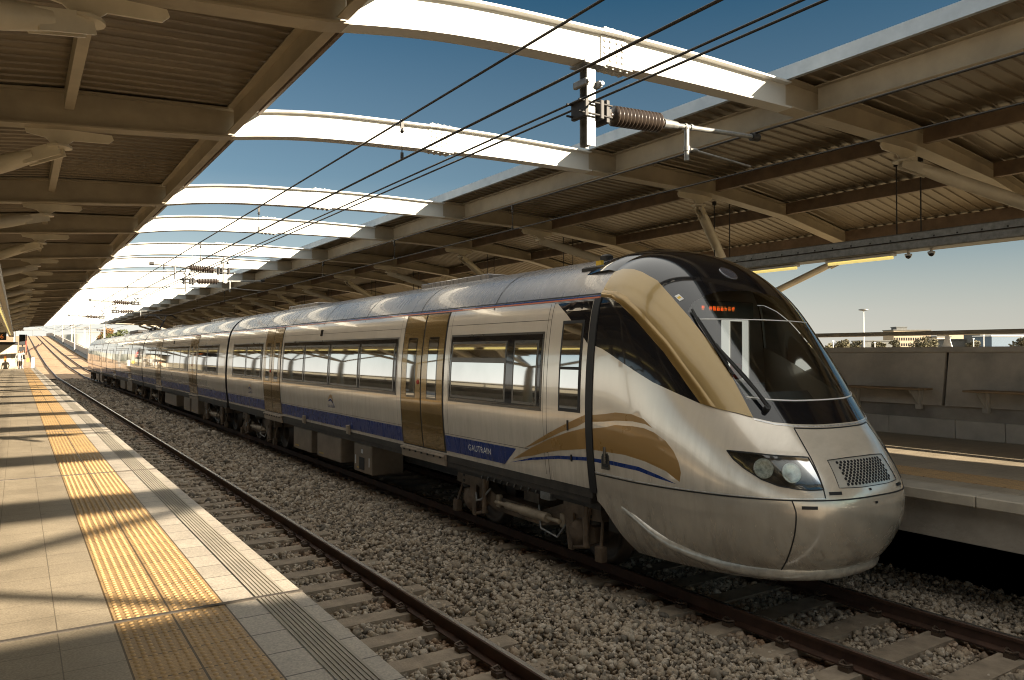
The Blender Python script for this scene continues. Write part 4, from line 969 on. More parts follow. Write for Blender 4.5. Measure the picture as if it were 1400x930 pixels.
def carriage(ya, yb, layout, label, cab_front=False, idx=0):
    m = MB(); vs = list(np.linspace(v_of(1.0), v_of(3.222), 34)); vs2 = list(np.linspace(v_of(3.222), 15, 26)); yy = np.linspace(ya, yb, 8)
    for side in (-1, 1):
        m.grid([[tuple(B(y, v, 0, side)) for v in vs] for y in yy], 0, True)
        m.grid([[tuple(B(y, v, 0, side)) for v in vs2] for y in yy], 1, True)
    sec = [tuple(B(0, v, 0, -1)) for v in vs+vs2[1:]]; sec = [(p[0], p[2]) for p in sec]+[(2*CX-p[0], p[2]) for p in sec[::-1]]
    for y in (ya, yb): m.add([(p[0], y, p[1]) for p in sec], [tuple(range(len(sec)))], 2)
    sh = m.build('carriage_shell', [M_['pearl'], M_['roofp'], M_['rubber']], train, recalc=False); sh['label'] = label
    # roof edge lines
    m = MB()
    for side in (-1, 1):
        for z0, z1, mi in ((3.225,3.245,0),(3.248,3.262,1),(3.27,3.285,2)): side_grid(ya+.01, yb-.01, z0, z1, .004, side, nz=2, m=m, mi=mi, rim=False)
    m.build('roof_line', [M_['orange'], M_['blue'], M_['rubber']], sh)
    # roof seams and shallow roof pods
    for y in np.arange(ya+2.3, yb-.5, 2.35):
        m = MB()
        G = [[tuple(B(yy_, v, .004, sd_)) for sd_, vv in ((-1, np.linspace(9.2, 15, 12)), (1, np.linspace(15, 9.2, 12)[1:])) for v in vv] for yy_ in (y, y+.02)]
        m.grid(G, 0, False); m.build('roof_seam', M_['dark'], sh)
    for yc in (ya+(yb-ya)*.27, ya+(yb-ya)*.73):
        m = MB(); m.cbox((CX-.62,yc-1.2,3.72),(CX+.62,yc+1.2,3.862),.01)
        for q in np.linspace(yc-1.0, yc+1.0, 12): m.lathe((CX-.52,q,3.862),(0,0,1),[(0,.07),(.012,.05)],8,1)
        m.build('roof_vent', [M_['roofp'], M_['dark']], sh)
    for side in (-1, 1):
        prev = ya+.15
        spans = []
        for it in layout:
            if it[0] == 'd': spans.append((it[1]-.78, it[1]+.78)); pdoor(it[1], side)
            elif it[0] == 'w':
                _, a, b, n = it; wd = (b-a-.10)/n; panes = [(a+.05+k*wd+.085, a+.05+(k+1)*wd-.085) for k in range(n)]
                win(a, b, 1.87, 2.86, panes, side, sh)
            elif it[0] == 'W': win(it[1], it[2], 1.87, 2.86, [(it[1]+.12, it[1]+.62), (it[1]+.86, it[2]-.10)], side, sh, hopper=(it[1]+.86, it[2]-.10))
        # blue stripe between doors
        m = MB(); cur = ya+.02
        for a, b in spans+[(yb-.02, None)]:
            a_ = a
            if cab_front and cur < 7.8:
                side_poly([(8.66,1.10),(10.32,1.10),(10.32,1.34),(8.34,1.34)], .004, side, m)
            elif a_-cur > .1: side_grid(cur, a_, 1.09, 1.34, .004, side, nz=4, m=m, rim=False)
            cur = b
        m.build('blue_stripe', M_['blue'], sh)
    m = MB()
    for side in (-1, 1):
        for z_ in (1.365, 3.0): side_grid(ya+.03, yb-.03, z_, z_+.006, .0015, side, nz=2, m=m, rim=False)
        for a, b in [(it[1], it[2]) for it in layout if it[0] in 'wW']:
            for yq in ((a-.04), (b+.04)): side_grid(yq-.003, yq+.003, 1.09, 3.21, .0015, side, m=m, rim=False)
    m.build('panel_seam', M_['dark'], sh)
    for side in (-1, 1):
        # sill rail and skirt line
        m = MB(); p = B(0, v_of(1.0), 0, side); m.box((min(p.x-.05*side, p.x+.012*side), ya+.05, .93),(max(p.x-.05*side, p.x+.012*side), yb-.05, 1.03)); m.box((min(p.x, p.x-.5*side), ya+.1, .86),(max(p.x, p.x-.5*side), yb-.1, .925))
        m.build('sole_bar', M_['under'], sh)
        m = MB(); yl = (ya+yb)/2+.4; side_grid(yl-.05, yl+.05, 2.95, 3.09, .02, side, m=m); m.build('door_indicator_lamp', M_['gloss'], sh)
    # swoosh emblem between the doors
    if idx < 3:
        for side in (-1, 1):
            for yl in ([15.35] if idx == 0 else [(ya+yb)/2+.5]) + ([21.9] if idx == 0 else []):
                m = MB(); T = lambda L: [(yl-a*.5, 1.52+b*.5) for a, b in L]
                side_poly(T([(-.3,.12),(-.2,.27),(-.05,.38),(.08,.42),(.2,.38),(.3,.25),(.34,.08),(.22,.22),(.08,.30),(-.08,.26)]), .004, side, m, 0, .06)
                side_poly(T([(-.3,.10),(-.1,.20),(.1,.24),(.3,.12),(.45,-.08),(.3,.05),(.1,.16),(-.1,.14)]), .0045, side, m, 1, .06)
                m.build('swoosh_emblem', [M_['swoosh'], M_['blue']], sh)
                if side == -1: text_on_side('GAUTRAIN', yl+.17, 1.455, .085, side, sh, 'lettering', M_['blue'], -1, .005)
    return sh
def bogie(yc, label=None, detail=True):
    m = MB()
    root = None
    for side in (-1, 1):
        x = CX+side*1.02; s1 = side
        # pressed side frame: cranked beam
        poly = [(yc-1.75,.62),(yc-1.70,.80),(yc-1.30,.84),(yc-.95,.70),(yc-.55,.56),(yc+.55,.56),(yc+.95,.70),(yc+1.30,.84),(yc+1.70,.80),(yc+1.75,.62),(yc+1.35,.60),(yc+.95,.45),(yc+.55,.36),(yc-.55,.36),(yc-.95,.45),(yc-1.35,.60)]
        m.prism(poly, 0, min(x, x+s1*.18), max(x, x+s1*.18), 0)
        # axle boxes, hangers with openings
        for dy in (-1.3, 1.3):
            m.lathe((x-.02*s1, yc+dy, .42),(s1,0,0),[(0,.17),(.22,.17),(.25,.13),(.27,.06)],16,0)
            m.prism([(yc+dy-.30,.36),(yc+dy-.26,.52),(yc+dy,.60),(yc+dy+.26,.52),(yc+dy+.30,.36),(yc+dy,.22)], 0, min(x+s1*.02,x+s1*.15), max(x+s1*.02,x+s1*.15), 0)
            m.lathe((x+.09*s1, yc+dy*1.17, .56),(0,0,1),[(0,.10),(.03,.10),(.05,.07),(.08,.10),(.11,.10),(.13,.07),(.16,.10),(.19,.10)],12,1)
    # headstocks, transoms
    m.box((CX-1.0,yc-.18,.45),(CX+1.0,yc+.18,.72)); 
    for dy in (-1.65,1.65): m.box((CX-.95,yc+dy-.05,.6),(CX+.95,yc+dy+.05,.75))
    bg_ = m.build('bogie', [M_['bogie'], M_['under']], train)
    for side in (-1, 1):
        s1 = side; x = CX+side*1.2
        a = MB(); a.lathe((CX+s1*.98,yc,.74),(0,0,1),[(0,.26),(.05,.30),(.09,.26),(.12,.30),(.17,.29),(.20,.22)],20); a.build('air_spring', M_['under'], bg_)
        a = MB(); a.tube((x+.06*s1,yc-.75,.50),(x+.06*s1,yc-.15,.50),.062,n=14); a.tube((x+.06*s1,yc-.15,.50),(x+.06*s1,yc+.22,.50),.050,n=14); a.tube((x+.06*s1,yc-1.0,.50),(x+.06*s1,yc-.75,.50),.028,n=8); a.tube((x+.06*s1,yc+.2,.50),(x+.06*s1,yc+.5,.50),.028,n=8)
        for q in (-1.0,.5): a.cbox((x-.03,yc+q-.05,.42),(x+.10*s1+.03 if s1>0 else x+.03,yc+q+.05,.60),.01)
        a.build('yaw_damper', M_['damper'], bg_)
        yb_ = yc-1.25      # bracket nearer the front
        for q in (-1.28, 1.05):
            yq = yc+q
            a = MB(); a.prism([(yq-.30,.78),(yq+.16,.82),(yq+.22,.76),(yq+.12,.2),(yq+.04,.2),(yq+.02,.66),(yq-.14,.64),(yq-.16,.5),(yq-.24,.5)], 0, x+.02*s1, x+.05*s1)
            a.tube((x+.06*s1,yq-.24,.78),(x+.06*s1,yq-.24,.30),.035,n=8); a.tube((x+.02*s1,yq-.24,.30),(x+.02*s1,yq+.12,.22),.025,n=8); a.build('hanger_bracket', M_['bogie'], bg_)
        for q in (-1.72, 1.72):
            a = MB(); a.cbox((x-.05,yc+q-.06,.16),(x+.05,yc+q+.06,.34),.01); a.tube((x,yc+q,.3),(x-.1*s1,yc+q*.96,.72),.022,n=6); a.build('guard_iron', M_['bogie'], bg_)
        a = MB(); a.path([(x+.02*s1,yc+.7,.66),(x+.09*s1,yc+.85,.48),(x+.08*s1,yc+1.0,.44),(x+.02*s1,yc+1.12,.58)],.016,6); a.build('brake_hose', M_['galv'], bg_); a = MB(); a.path([(x+.02*s1,yc-.5,.62),(x+.10*s1,yc-.65,.36),(x+.06*s1,yc-.95,.30),(x+.02*s1,yc-1.1,.5)],.014,6)
        a.build('brake_hose', M_['galv'], bg_)
        for dy in (-1.3, 1.3):
            wv = MB(); xr = CX+s1*HR
            wv.lathe((xr-s1*.075, yc+dy, .425),(s1,0,0),[(0,.455),(.03,.455),(.035,.427),(.135,.42),(.137,.36),(.10,.34),(.09,.20),(.12,.16),(.14,.15),(.145,.02)],36); wv.build('wheel', M_['wheel'], bg_)
    a = MB()
    for dy in (-1.3,1.3): a.tube((CX-.75,yc+dy,.425),(CX+.75,yc+dy,.425),.08,n=12)
    a.build('axle', M_['wheel'], bg_)
    return bg_
lay1 = [('W',7.74,10.16),('d',11.10),('w',12.06,18.78,4),('d',19.70),('w',20.66,23.95,2)]
def layn(c): return [('w',c-8.35,c-5.05,2),('d',c-4.15),('w',c-3.2,c+3.2,4),('d',c+4.15),('w',c+5.05,c+8.35,2)]
lay4 = [('w',71.5-8.2,71.5-5.05,2),('d',71.5-4.15),('w',71.5-3.2,71.5+3.2,4),('d',71.5+4.15),('W',71.5+5.2,71.5+7.6)]
sh1 = carriage(6.76, 24.66, lay1, 'leading carriage body behind the streamlined nose', True, 0)
carriage(24.89, 43.76, layn(34.33), 'second carriage body', idx=1)
carriage(43.99, 62.86, layn(53.43), 'third carriage body, under the pantograph', idx=2)
carriage(63.09, 80.6, lay4, 'last carriage body, farthest along the track', idx=3)
for yj in (24.775, 43.875, 62.975):
    m = MB()
    for k in range(7):
        y = yj-.112+k*.032; o = -.12 if k % 2 else -.08
        G = [[tuple(B(yy_, v, o, sd_)) for sd_, vv in ((-1, np.linspace(v_of(1.0), 15, 20)), (1, np.linspace(15, v_of(1.0), 20)[1:])) for v in vv] for yy_ in (y, y+.03)]
        m.grid(G, 0, True)
    m.build('gangway_bellows', M_['rubber'], train)
# blunt tail end of the last carriage
m = MB(); G = []
for q, sc in ((80.6,1.0),(80.9,.985),(81.3,.93),(81.6,.82),(81.75,.6),(81.8,.02)):
    G.append([(CX+(B(0,v,0,sd_).x-CX)*sc, q, 2.1+(float(fz(v))-2.1)*sc) for sd_, vv in ((-1, np.linspace(v_of(1.0), 15, 20)), (1, np.linspace(15, v_of(1.0), 20)[1:])) for v in vv])
m.grid(G, 0, True); m.build('tail_end', M_['pearl'], train)
# cab door and black strip
for side in (-1, 1):
    m = MB(); side_grid(6.73, 7.63, 1.02, 3.215, .003, side, m=m, mi=0); cdn = m.build('cab_door', [M_['rubber']], train)
    m = MB(); side_grid(6.86, 7.615, 1.04, 3.205, .007, side, m=m, mi=0)
    side_poly([(7.56,3.2),(6.865,3.2),(6.865,2.70),(7.0,2.82),(7.33,3.06)], .0085, side, m, 1); m.build('door_leaf', [M_['pearl'], M_['gloss']], cdn)
    m = MB(); side_grid(6.95, 7.37, 1.90, 2.98, .013, side, m=m, mi=0); side_grid(6.985, 7.335, 1.94, 2.395, .018, side, m=m, mi=1); side_grid(6.985, 7.335, 2.43, 2.94, .018, side, m=m, mi=1); m.build('window', [M_['rubber'], M_['pane']], cdn)
    m = MB(); side_grid(6.735, 6.85, 1.0, 3.22, .012, side, m=m, mi=0); m.build('door_seal', M_['rubber'], cdn)
    m = MB(); side_grid(7.17, 7.19, 1.68, 1.80, .022, side, m=m); side_grid(7.13, 7.15, 1.32, 1.40, .022, side, m=m); m.build('grab_handle', M_['rubber'], cdn)
    # swooshes running back over the door
    m = MB()
    V_ = lambda L: [(y, float(fz(v))) for y, v in L]
    z5a, z5b, z4a, z4b, z3a, z3b = [float(fz(v)) for v in (5.27,5.04,4.80,3.99,3.67,3.53)]
    side_poly([(6.855,z5a-.005),(6.855,z5b-.01),(7.0,z5b-.07),(7.3,1.655),(7.59,1.55),(7.9,1.44),(8.14,1.37),(7.9,1.475),(7.59,1.61),(7.3,1.725),(7.0,z5a-.055)], .0095, side, m, 0)
    side_poly([(6.855,z4a),(6.855,z4b),(7.39,1.42),(7.7,1.36),(7.97,1.29),(8.2,1.25),(8.44,1.19),(8.2,1.30),(7.97,1.395),(7.56,1.545),(7.2,1.655)], .0095, side, m, 0)
    side_poly([(6.855,z3a),(6.855,z3b),(7.4,1.318),(7.97,1.238),(8.52,1.14),(7.97,1.268),(7.4,1.358)], .0097, side, m, 1)
    m.build('swoosh_graphic', [M_['swoosh'], M_['blue']], cdn)
    # handle recess on the nose flank
    sg = -side; 
    m = MB()
    for a_, b_, c_, mi in (([(-.988,3.46),(-.988,4.44)], .11, .002, 0),): pass
    ys0 = 6.56; yq = [ (6.64,1.36),(6.50,1.36),(6.50,1.60),(6.64,1.60)]
    x_ = CX+side*1.428
    m.box((min(x_,x_+side*.012),6.47,1.30),(max(x_,x_+side*.012),6.60,1.61),0); m.box((min(x_,x_+side*.014),6.485,1.33),(max(x_,x_+side*.014),6.585,1.585),1); m.tube((x_+side*.02,6.535,1.37),(x_+side*.02,6.535,1.55),.018,mi=0)
    m.build('step_handle', [M_['frame'], M_['rubber']], train)
text_on_side('GAUTRAIN', 9.62, 1.185, .125, -1, sh1, 'lettering', M_['white'], -1, .006)
text_on_side('GAUTRAIN', 8.82, 1.185, .125, 1, sh1, 'lettering', M_['white'], 1, .006)
# bogies and underframe gear
for yc in (8.62, 22.0, 27.6, 41.0, 46.7, 60.1, 65.8, 78.2): bogie(yc)
def ubox(y0, y1, z0, z1, kind='box'):
    for side in (-1, 1):
        x1 = CX+side*1.22; x0 = CX+side*.55
        m = MB(); m.cbox((min(x0,x1),y0,z0),(max(x0,x1),y1,z1),.015,0)
        xs_ = x1+side*.004
        m.box((min(x1,xs_),y0+.04,z0+.04),(max(x1,xs_),y1-.04,z1-.04),0)
        for q in range(4):
            m.box((min(xs_,xs_+side*.002),y1-.22-q*.07,z0+.07),(max(xs_,xs_+side*.002),y1-.175-q*.07,z0+.10),1)
        if kind == 'valve':
            m.box((min(xs_,xs_+side*.01),y0+.35,z0+.06),(max(xs_,xs_+side*.01),y0+.6,z0+.3),2); m.box((min(xs_,xs_+side*.004),y0+.42,z0+.38),(max(xs_,xs_+side*.004),y0+.52,z0+.46),3)
            for q in (.1,.8): m.tube((xs_,y0+q,z0+.15),(xs_,y0+q,z0+.32),.015,mi=3)
        m.build('underframe_box', [M_['boxp'], M_['yellowp'], M_['rubber'], M_['white']], train)
ubox(13.7,14.6,.24,.80,'valve'); ubox(15.35,16.85,.28,.80); ubox(17.25,18.6,.28,.80)
ubox(30.4,31.7,.28,.80); ubox(32.0,33.3,.28,.80); ubox(35,38,.30,.78); ubox(50,52.5,.28,.8); ubox(53.5,56,.28,.8); ubox(69,71,.28,.8); ubox(72,74.5,.28,.8)
for ya_, yb__ in ((10.6,20.2),(29.3,39),(48.5,58),(67.5,76)):
    m = MB(); m.box((CX-.5,ya_,.45),(CX+.5,yb__,.85)); m.build('underframe_core', M_['under'], train)
# brackets on the sole bar of the first carriage
for y in (14.35, 17.1):
    m = MB(); p = B(0, v_of(1.1), 0, -1); m.prism([(p.x-.01,.98),(p.x-.06,1.0),(p.x-.07,1.16),(p.x-.02,1.17),(p.x-.01,1.1)], 1, y-.04, y+.06); m.build('tow_hook', M_['damper'], train)
# rail guard frame in front of the first bogie
m = MB(); m.box((CX-1.2,6.2,.55),(CX+1.2,6.75,.95)); m.prism([(6.8,.98),(6.8,.78),(10.2,.78),(10.2,.93)],0,CX-1.28,CX-1.2); m.build('front_underframe', M_['under'], train)
m = MB()
for y in np.arange(8.0, 9.4, .17): m.path([(CX-1.30,y,.93),(CX-1.31,y+.06,.82),(CX-1.28,y+.12,.78)],.012,6)
m.cbox((CX-1.33,7.75,.74),(CX-1.2,7.95,.92),.01); m.build('underframe_bracket', M_['galv'], train)
# pantograph on the third carriage
m = MB(); yb_, zb0 = 47.6, 3.86
for sx in (-.45,.45): m.tube((CX+sx,yb_-.9,zb0+.12),(CX+sx,yb_+.9,zb0+.12),.04,n=6)
for dy in (-.8,.8):
    for sx in (-.45,.45): m.lathe((CX+sx,yb_+dy,zb0-.02),(0,0,1),[(0,.06),(.04,.09),(.07,.05),(.1,.09),(.14,.05)],8)
m.tube((CX,yb_+.5,zb0+.15),(CX,yb_-.9,zb0+.50),.05,n=8); m.tube((CX,yb_-.9,zb0+.50),(CX-.3,yb_+.3,zb0+.86),.03,n=6); m.tube((CX,yb_-.9,zb0+.50),(CX+.3,yb_+.3,zb0+.86),.03,n=6)
for dy in (.15,.45): m.path([(CX-.85,yb_+dy,zb0+.72),(CX-.6,yb_+dy,zb0+.90),(CX+.6,yb_+dy,zb0+.90),(CX+.85,yb_+dy,zb0+.72)],.025,6)
m.build('pantograph', M_['dark'], train)

# ------------------------------------------------------------------ parapet wall, benches, rail
def parapet(xb, xt, z0, z1, sgn, label, ys, yoff):
    t = thing('parapet_wall', (xb, 0, z0), label, 'wall', 'parapet walls behind the platforms')
    y = yoff
    while y < YE:
        m = MB(); m.prism([(xb,z0+.56),(xt,z1),(xt+sgn*.16,z1),(xb+sgn*.16,z0+.56)], 1, y+.028, y+5.972); m.build('panel', M_['concrete'], t); y += 6
    m = MB(); m.prism([(xb+sgn*.06,z0+.32),(xb+sgn*.06,z0+.56),(xb+sgn*.3,z0+.56),(xb+sgn*.3,z0+.32)] if sgn>0 else [(xb+sgn*.3,z0+.32),(xb+sgn*.3,z0+.56),(xb+sgn*.06,z0+.56),(xb+sgn*.06,z0+.32)], 1, -14, YE); m.build('recess_shade_band', M_['concrete_dark'], t)  # shade of the recess put in as a darker concrete
    m = MB(); a, b = sorted((xb+sgn*.2, xb+sgn*.3)); m.box((a,-14,z0+.56),(b,YE,z1)); m.build('backing', M_['void'], t)
    m = MB(); y = -13.7
    while y < YE:
        L = rng.choice([.8,.8,1.2,.6]); a, b = sorted((xb, xb+sgn*.3)); m.cbox((a, y+.004, z0),(b, min(YE, y+L-.004), z0+.32), .008); y += L
    m.build('base_blocks', M_['block'], t)
    m = MB(); a, b = sorted((xt-sgn*.04, xt+sgn*.17)); m.cbox((a,-14,z1),(b,YE,z1+.10),.012); m.build('wall_coping', M_['block'], t)
    m = MB(); a, b = sorted((xt-sgn*.0, xt+sgn*.20)); m.cbox((a,-14,z1+.31),(b,YE,z1+.39),.01); m.build('handrail', M_['brown' if sgn < 0 else 'beam'], t)
    m = MB(); y = 1.15
    k = 0
    for k in range(-4, 28):
        y = 7.9-.75+k*3.6; a = xt+sgn*.09
        m = MB(); V = [(a,y-.085,z1+.10),(a,y+.085,z1+.10),(a,y+.025,z1+.31),(a,y-.025,z1+.31)]; V2 = [(p[0]+sgn*.02,p[1],p[2]) for p in V]
        m.add(V+V2, [(0,1,2,3),(7,6,5,4),(0,4,5,1),(1,5,6,2),(2,6,7,3),(3,7,4,0)]); m.build('rail_support', M_['white'], t)
parapet(13.66, 13.82, PZR, 2.60, 1, 'concrete parapet wall with handrail behind the shaded platform, perch benches on it', None, 7.1-18)
parapet(-6.2, -6.3, PZ, 1.72, -1, 'low concrete parapet behind the sunlit platform, seen in the train windows', None, -11)
def bench(y0, y1, label):
    t = thing('perch_bench', (13.5, (y0+y1)/2, 1.9), label, 'bench', 'perch benches fixed to the parapet')
    for k in range(4):
        m = MB(); m.cbox((13.30+k*.105,y0,1.93),(13.39+k*.105,y1,1.965),.006); m.build('slat', M_['wood'], t)
    for y in ((y0+.22, y1-.22) if y1-y0 < 2.2 else (y0+.22, (y0+y1)/2, y1-.22)):
        m = MB(); m.prism([(13.32,1.925),(13.74,1.925),(13.72,1.60),(13.66,1.60)], 1, y-.012, y+.012); m.cbox((13.60,y-.05,1.58),(13.70,y+.05,1.925),.01); m.build('bench_bracket', M_['concrete'], t)
bench(7.30, 8.95, 'wooden perch bench half hidden behind the nose of the train')
bench(4.75, 6.60, 'wooden perch bench near the picture edge, cut off by it')
bench(10.6, 12.3, 'wooden perch bench hidden behind the train')

# ------------------------------------------------------------------ far end of the sunlit platform
PX = lambda px, d: (lambda r: (d*(.545+r*.8385), d*(.8385-r*.545)))((px-700)/1040.)
t = thing('platform_kiosk', (-.85, 84, PZ), 'grey cabin with a white panel at the far end of the platform', 'cabin')
m = MB(); m.cbox((-1.7,82,PZ),(-.02,86,PZ+2.2),.03); m.build('body', M_['beam'], t)
m = MB(); m.box((-1.8,81.9,PZ+2.2),(.04,86.1,PZ+2.42)); m.build('roof', M_['dark'], t)
m = MB(); m.box((-.80,81.97,PZ+.25),(-.50,81.995,PZ+1.6)); m.box((-.50,81.97,PZ+.25),(-.22,81.995,PZ+.8)); m.build('panel', M_['block'], t)
m = MB(); m.box((-1.0,81.965,PZ+.75),(-.84,81.99,PZ+1.15)); m.build('sign', M_['led'], t)
t = thing('departure_board', (-1.6, 64, 3.5), 'dark departure board with orange 96 on it, hanging over the far platform', 'display')
m = MB(); m.cbox((-2.6,64,3.46),(-.66,64.2,4.0),.02); m.build('housing', M_['rubber'], t)
m = MB(); m.tube((-1.6,64.1,4.0),(-1.6,64.1,5.2),.03); m.build('hanger', M_['dark'], t)
cu = bpy.data.curves.new('digits', 'FONT'); cu.body = '96'; cu.size = .42; ob = bpy.data.objects.new('digits', cu); col.objects.link(ob); bpy.context.view_layer.update()
me = bpy.data.meshes.new_from_object(ob.evaluated_get(bpy.context.evaluated_depsgraph_get())); bpy.data.objects.remove(ob)
for v in me.vertices: v.co = Vector((-1.24+v.co.x, 63.985, 3.58+v.co.y))
me.materials.clear(); me.materials.append(M_['led']); link_mesh(me, 'digits', t)
t = thing('signal_post', (.4, 87, PZ), 'dark signal post with a red edge at the platform end', 'signal')
m = MB(); m.tube((.4,87.1,PZ),(.4,87.1,PZ+3.2),.06); m.build('post', M_['dark'], t)
m = MB(); m.cbox((.12,86.85,PZ+2.2),(.64,87.05,PZ+3.2),.03); m.build('backboard', M_['rubber'], t)
m = MB(); m.cbox((.14,86.85,PZ+1.25),(.60,87.05,PZ+2.0),.03); m.build('lower_board', M_['rubber'], t)
m = MB(); m.box((.655,86.8,PZ+1.25),(.74,86.9,PZ+3.2)); m.build('red_edge', M_['red'], t)
def person(x, y, label, h=1.7, top='cloth', leg='cloth_dark', turn=0., z=PZ):
    J = {'hip':(0,0,.52),'chest':(0,0,.74),'neck':(0,0,.83),'head':(0,-.01,.89),'crown':(0,-.01,.985),'sl':(-.11,0,.80),'el':(-.15,.02,.63),'hl':(-.14,-.05,.48),'sr':(.11,0,.80),'er':(.15,.02,.63),'hr':(.14,-.06,.49),
         'tl':(-.055,0,.50),'kl':(-.06,-.02,.27),'al':(-.06,.01,.035),'fl':(-.065,-.07,.02),'tr':(.055,0,.50),'kr':(.06,.03,.27),'ar':(.06,.05,.035),'fr':(.065,-.03,.02)}
    Ed = [('hip','chest'),('chest','neck'),('neck','head'),('head','crown'),('chest','sl'),('sl','el'),('el','hl'),('chest','sr'),('sr','er'),('er','hr'),('hip','tl'),('tl','kl'),('kl','al'),('al','fl'),('hip','tr'),('tr','kr'),('kr','ar'),('ar','fr')]
    Rd = {'hip':.082,'chest':.085,'neck':.034,'head':.05,'crown':.04,'sl':.045,'el':.03,'hl':.02,'sr':.045,'er':.03,'hr':.02,'tl':.058,'kl':.038,'al':.025,'fl':.02,'tr':.058,'kr':.038,'ar':.025,'fr':.02}
    keys = list(J); me = bpy.data.meshes.new('person'); ct, st_ = math.cos(turn), math.sin(turn)
    me.from_pydata([((J[k][0]*ct-J[k][1]*st_)*h, (J[k][0]*st_+J[k][1]*ct)*h, J[k][2]*h) for k in keys], [(keys.index(a), keys.index(b)) for a, b in Ed], [])
    o = bpy.data.objects.new('person', me); col.objects.link(o); o.location = (x, y, z)
    o.modifiers.new('skin', 'SKIN'); 
    for i, k in enumerate(keys): me.skin_vertices[0].data[i].radius = (Rd[k]*h, Rd[k]*h*.85)
    me.skin_vertices[0].data[0].use_root = True
    o.modifiers.new('sub', 'SUBSURF').levels = 1; bpy.context.view_layer.update()
    dg = bpy.context.evaluated_depsgraph_get(); m2 = bpy.data.meshes.new_from_object(o.evaluated_get(dg)); o.modifiers.clear(); o.data = m2
    m2.materials.clear()
    for q in (top, leg, 'skin', 'dark'): m2.materials.append(M_[q])
    for p in m2.polygons:
        zc = p.center.z/h; xc = abs(p.center.x/h*ct+p.center.y/h*st_)
        p.material_index = 3 if zc > .94 else 2 if zc > .835 or (xc > .115 and zc < .53) else 1 if zc < .50 else 0; p.use_smooth = True
    return tag(o, label, 'person', 'people at the platform end')
person(.12, 80, 'person in pale clothes standing by the cabin at the platform end', top='cloth', leg='cloth')
person(.42, 82.5, 'person in white top beside the signal post at the platform end', 1.75, 'cloth', 'cloth', 1.2)
person(.27, 84, 'person in dark trousers between the cabin and the signal post', 1.65, 'cloth', 'cloth_dark', 2.2)
t = thing('bollard', (1.25, 87.4, PZ), 'white post at the very end of the platform edge', 'post')
m = MB(); m.lathe((1.25,87.4,PZ),(0,0,1),[(0,.14),(1.0,.14),(1.06,.10),(1.08,.02)],12); m.build('post', M_['white'], t)
m = MB(); m.cbox((.75,87.2,PZ+.55),(.95,87.3,PZ+.95),.01); m.build('yellow_marker', M_['yellowp'], t)

# ------------------------------------------------------------------ retaining wall, posts and trees beyond the station
yy = [92,100,110,120,130,145,160,180,210,250,300,350,420]
m = MB(); m.grid([[(11.3+.0*y, y, zg(y)-1.2) for y in yy],[(11.3, y, zg(y)+1.15) for y in yy],[(11.6, y, zg(y)+1.15) for y in yy],[(11.6, y, zg(y)-1.2) for y in yy]], 0, False)
tag(m.build('retaining_wall', M_['block']), 'pale retaining wall climbing beside the tracks beyond the station', 'wall')
for k, y in enumerate((178,222,268,330)):
    m = MB(); m.box((11.32,y,zg(y)-.5),(11.62,y+.3,zg(y)+5.0+.5*(k % 2)))
    t = m.build('light_post', M_['block'], origin=(11.5,y,zg(y))); tag(t, 'pale tall post on the retaining wall beyond the train, %s up the slope' % ORD[k], 'post', 'pale posts along the retaining wall')
t = thing('lift_tower', (15,112,0), 'grey block tower just past the end of the far canopy', 'tower')
m = MB(); m.cbox((13.2,108,-3),(17.5,116,5.2),.05); m.build('body', M_['concrete'], t); m = MB(); m.box((13.18,107.97,3.0),(13.9,107.99,5.0)); m.box((14.3,107.97,-1),(16.8,107.99,5.0)); m.build('panel', M_['path'], t)
m = MB(); m.cbox((12.9,107.7,5.2),(17.8,116.3,5.5),.03); m.build('roof', M_['dark'], t)
def tree(x, y, z, h, r, label, leaf='leaf', n=2600, ls=.16, grp='trees beyond the station'):
    t = thing('tree', (x,y,z), label, 'tree', grp)
    m = MB(); hh = h*.45; m.tube((x,y,z),(x+.05*h*.1,y,z+hh),h*.03,h*.018,8)
    blobs = []
    for k in range(9):
        a = random.uniform(0, 6.28); rr = r*random.uniform(.15,.72); bz = z+h*random.uniform(.42,.86); br_ = r*random.uniform(.3,.55)
        blobs.append((x+rr*math.cos(a), y+rr*math.sin(a), bz, br_)); m.tube((x,y,z+hh*.8),(x+rr*math.cos(a), y+rr*math.sin(a), bz), h*.012, h*.004, 5)
    blobs.append((x,y,z+h*.80,r*.42))
    m.build('trunk', M_['bark'], t)
    c = MB()
    for k in range(n):
        b = random.choice(blobs); d = rng.normal(size=3); d /= np.linalg.norm(d); q = np.array(b[:3])+d*b[3]*random.uniform(.55,1.08)*np.array([1,1,.85])
        u = rng.normal(size=3); u /= np.linalg.norm(u); v = np.cross(u, rng.normal(size=3)); v /= np.linalg.norm(v); s_ = ls*random.uniform(.6,1.4)
        c.add([q-u*s_, q+v*s_*.6, q+u*s_, q-v*s_*.6], [(0,1,2,3)])
    c.build('crown', M_[leaf], t, recalc=False)
x, y = PX(108, 150); tree(14.6, 150, zg(150)-1.5, 6.6, 2.5, 'bushy tree with yellowing leaves behind the retaining wall, beside the last carriage', 'leaf', 3000, .2)
tree(14.0, 163, zg(163)-1.0, 6.8, 1.9, 'reddish autumn tree behind the green tree past the last carriage', 'leaf_dry', 1800, .2)
tree(16.8, 138, zg(138)-1.5, 4.6, 2.0, 'smaller green tree against the wall, nearest the last carriage', 'leaf', 1800, .2)

tree(13.6, 128, zg(128)-1.2, 4.2, 1.9, 'dark green bush at the foot of the wall right behind the last carriage', 'leaf', 1500, .2)
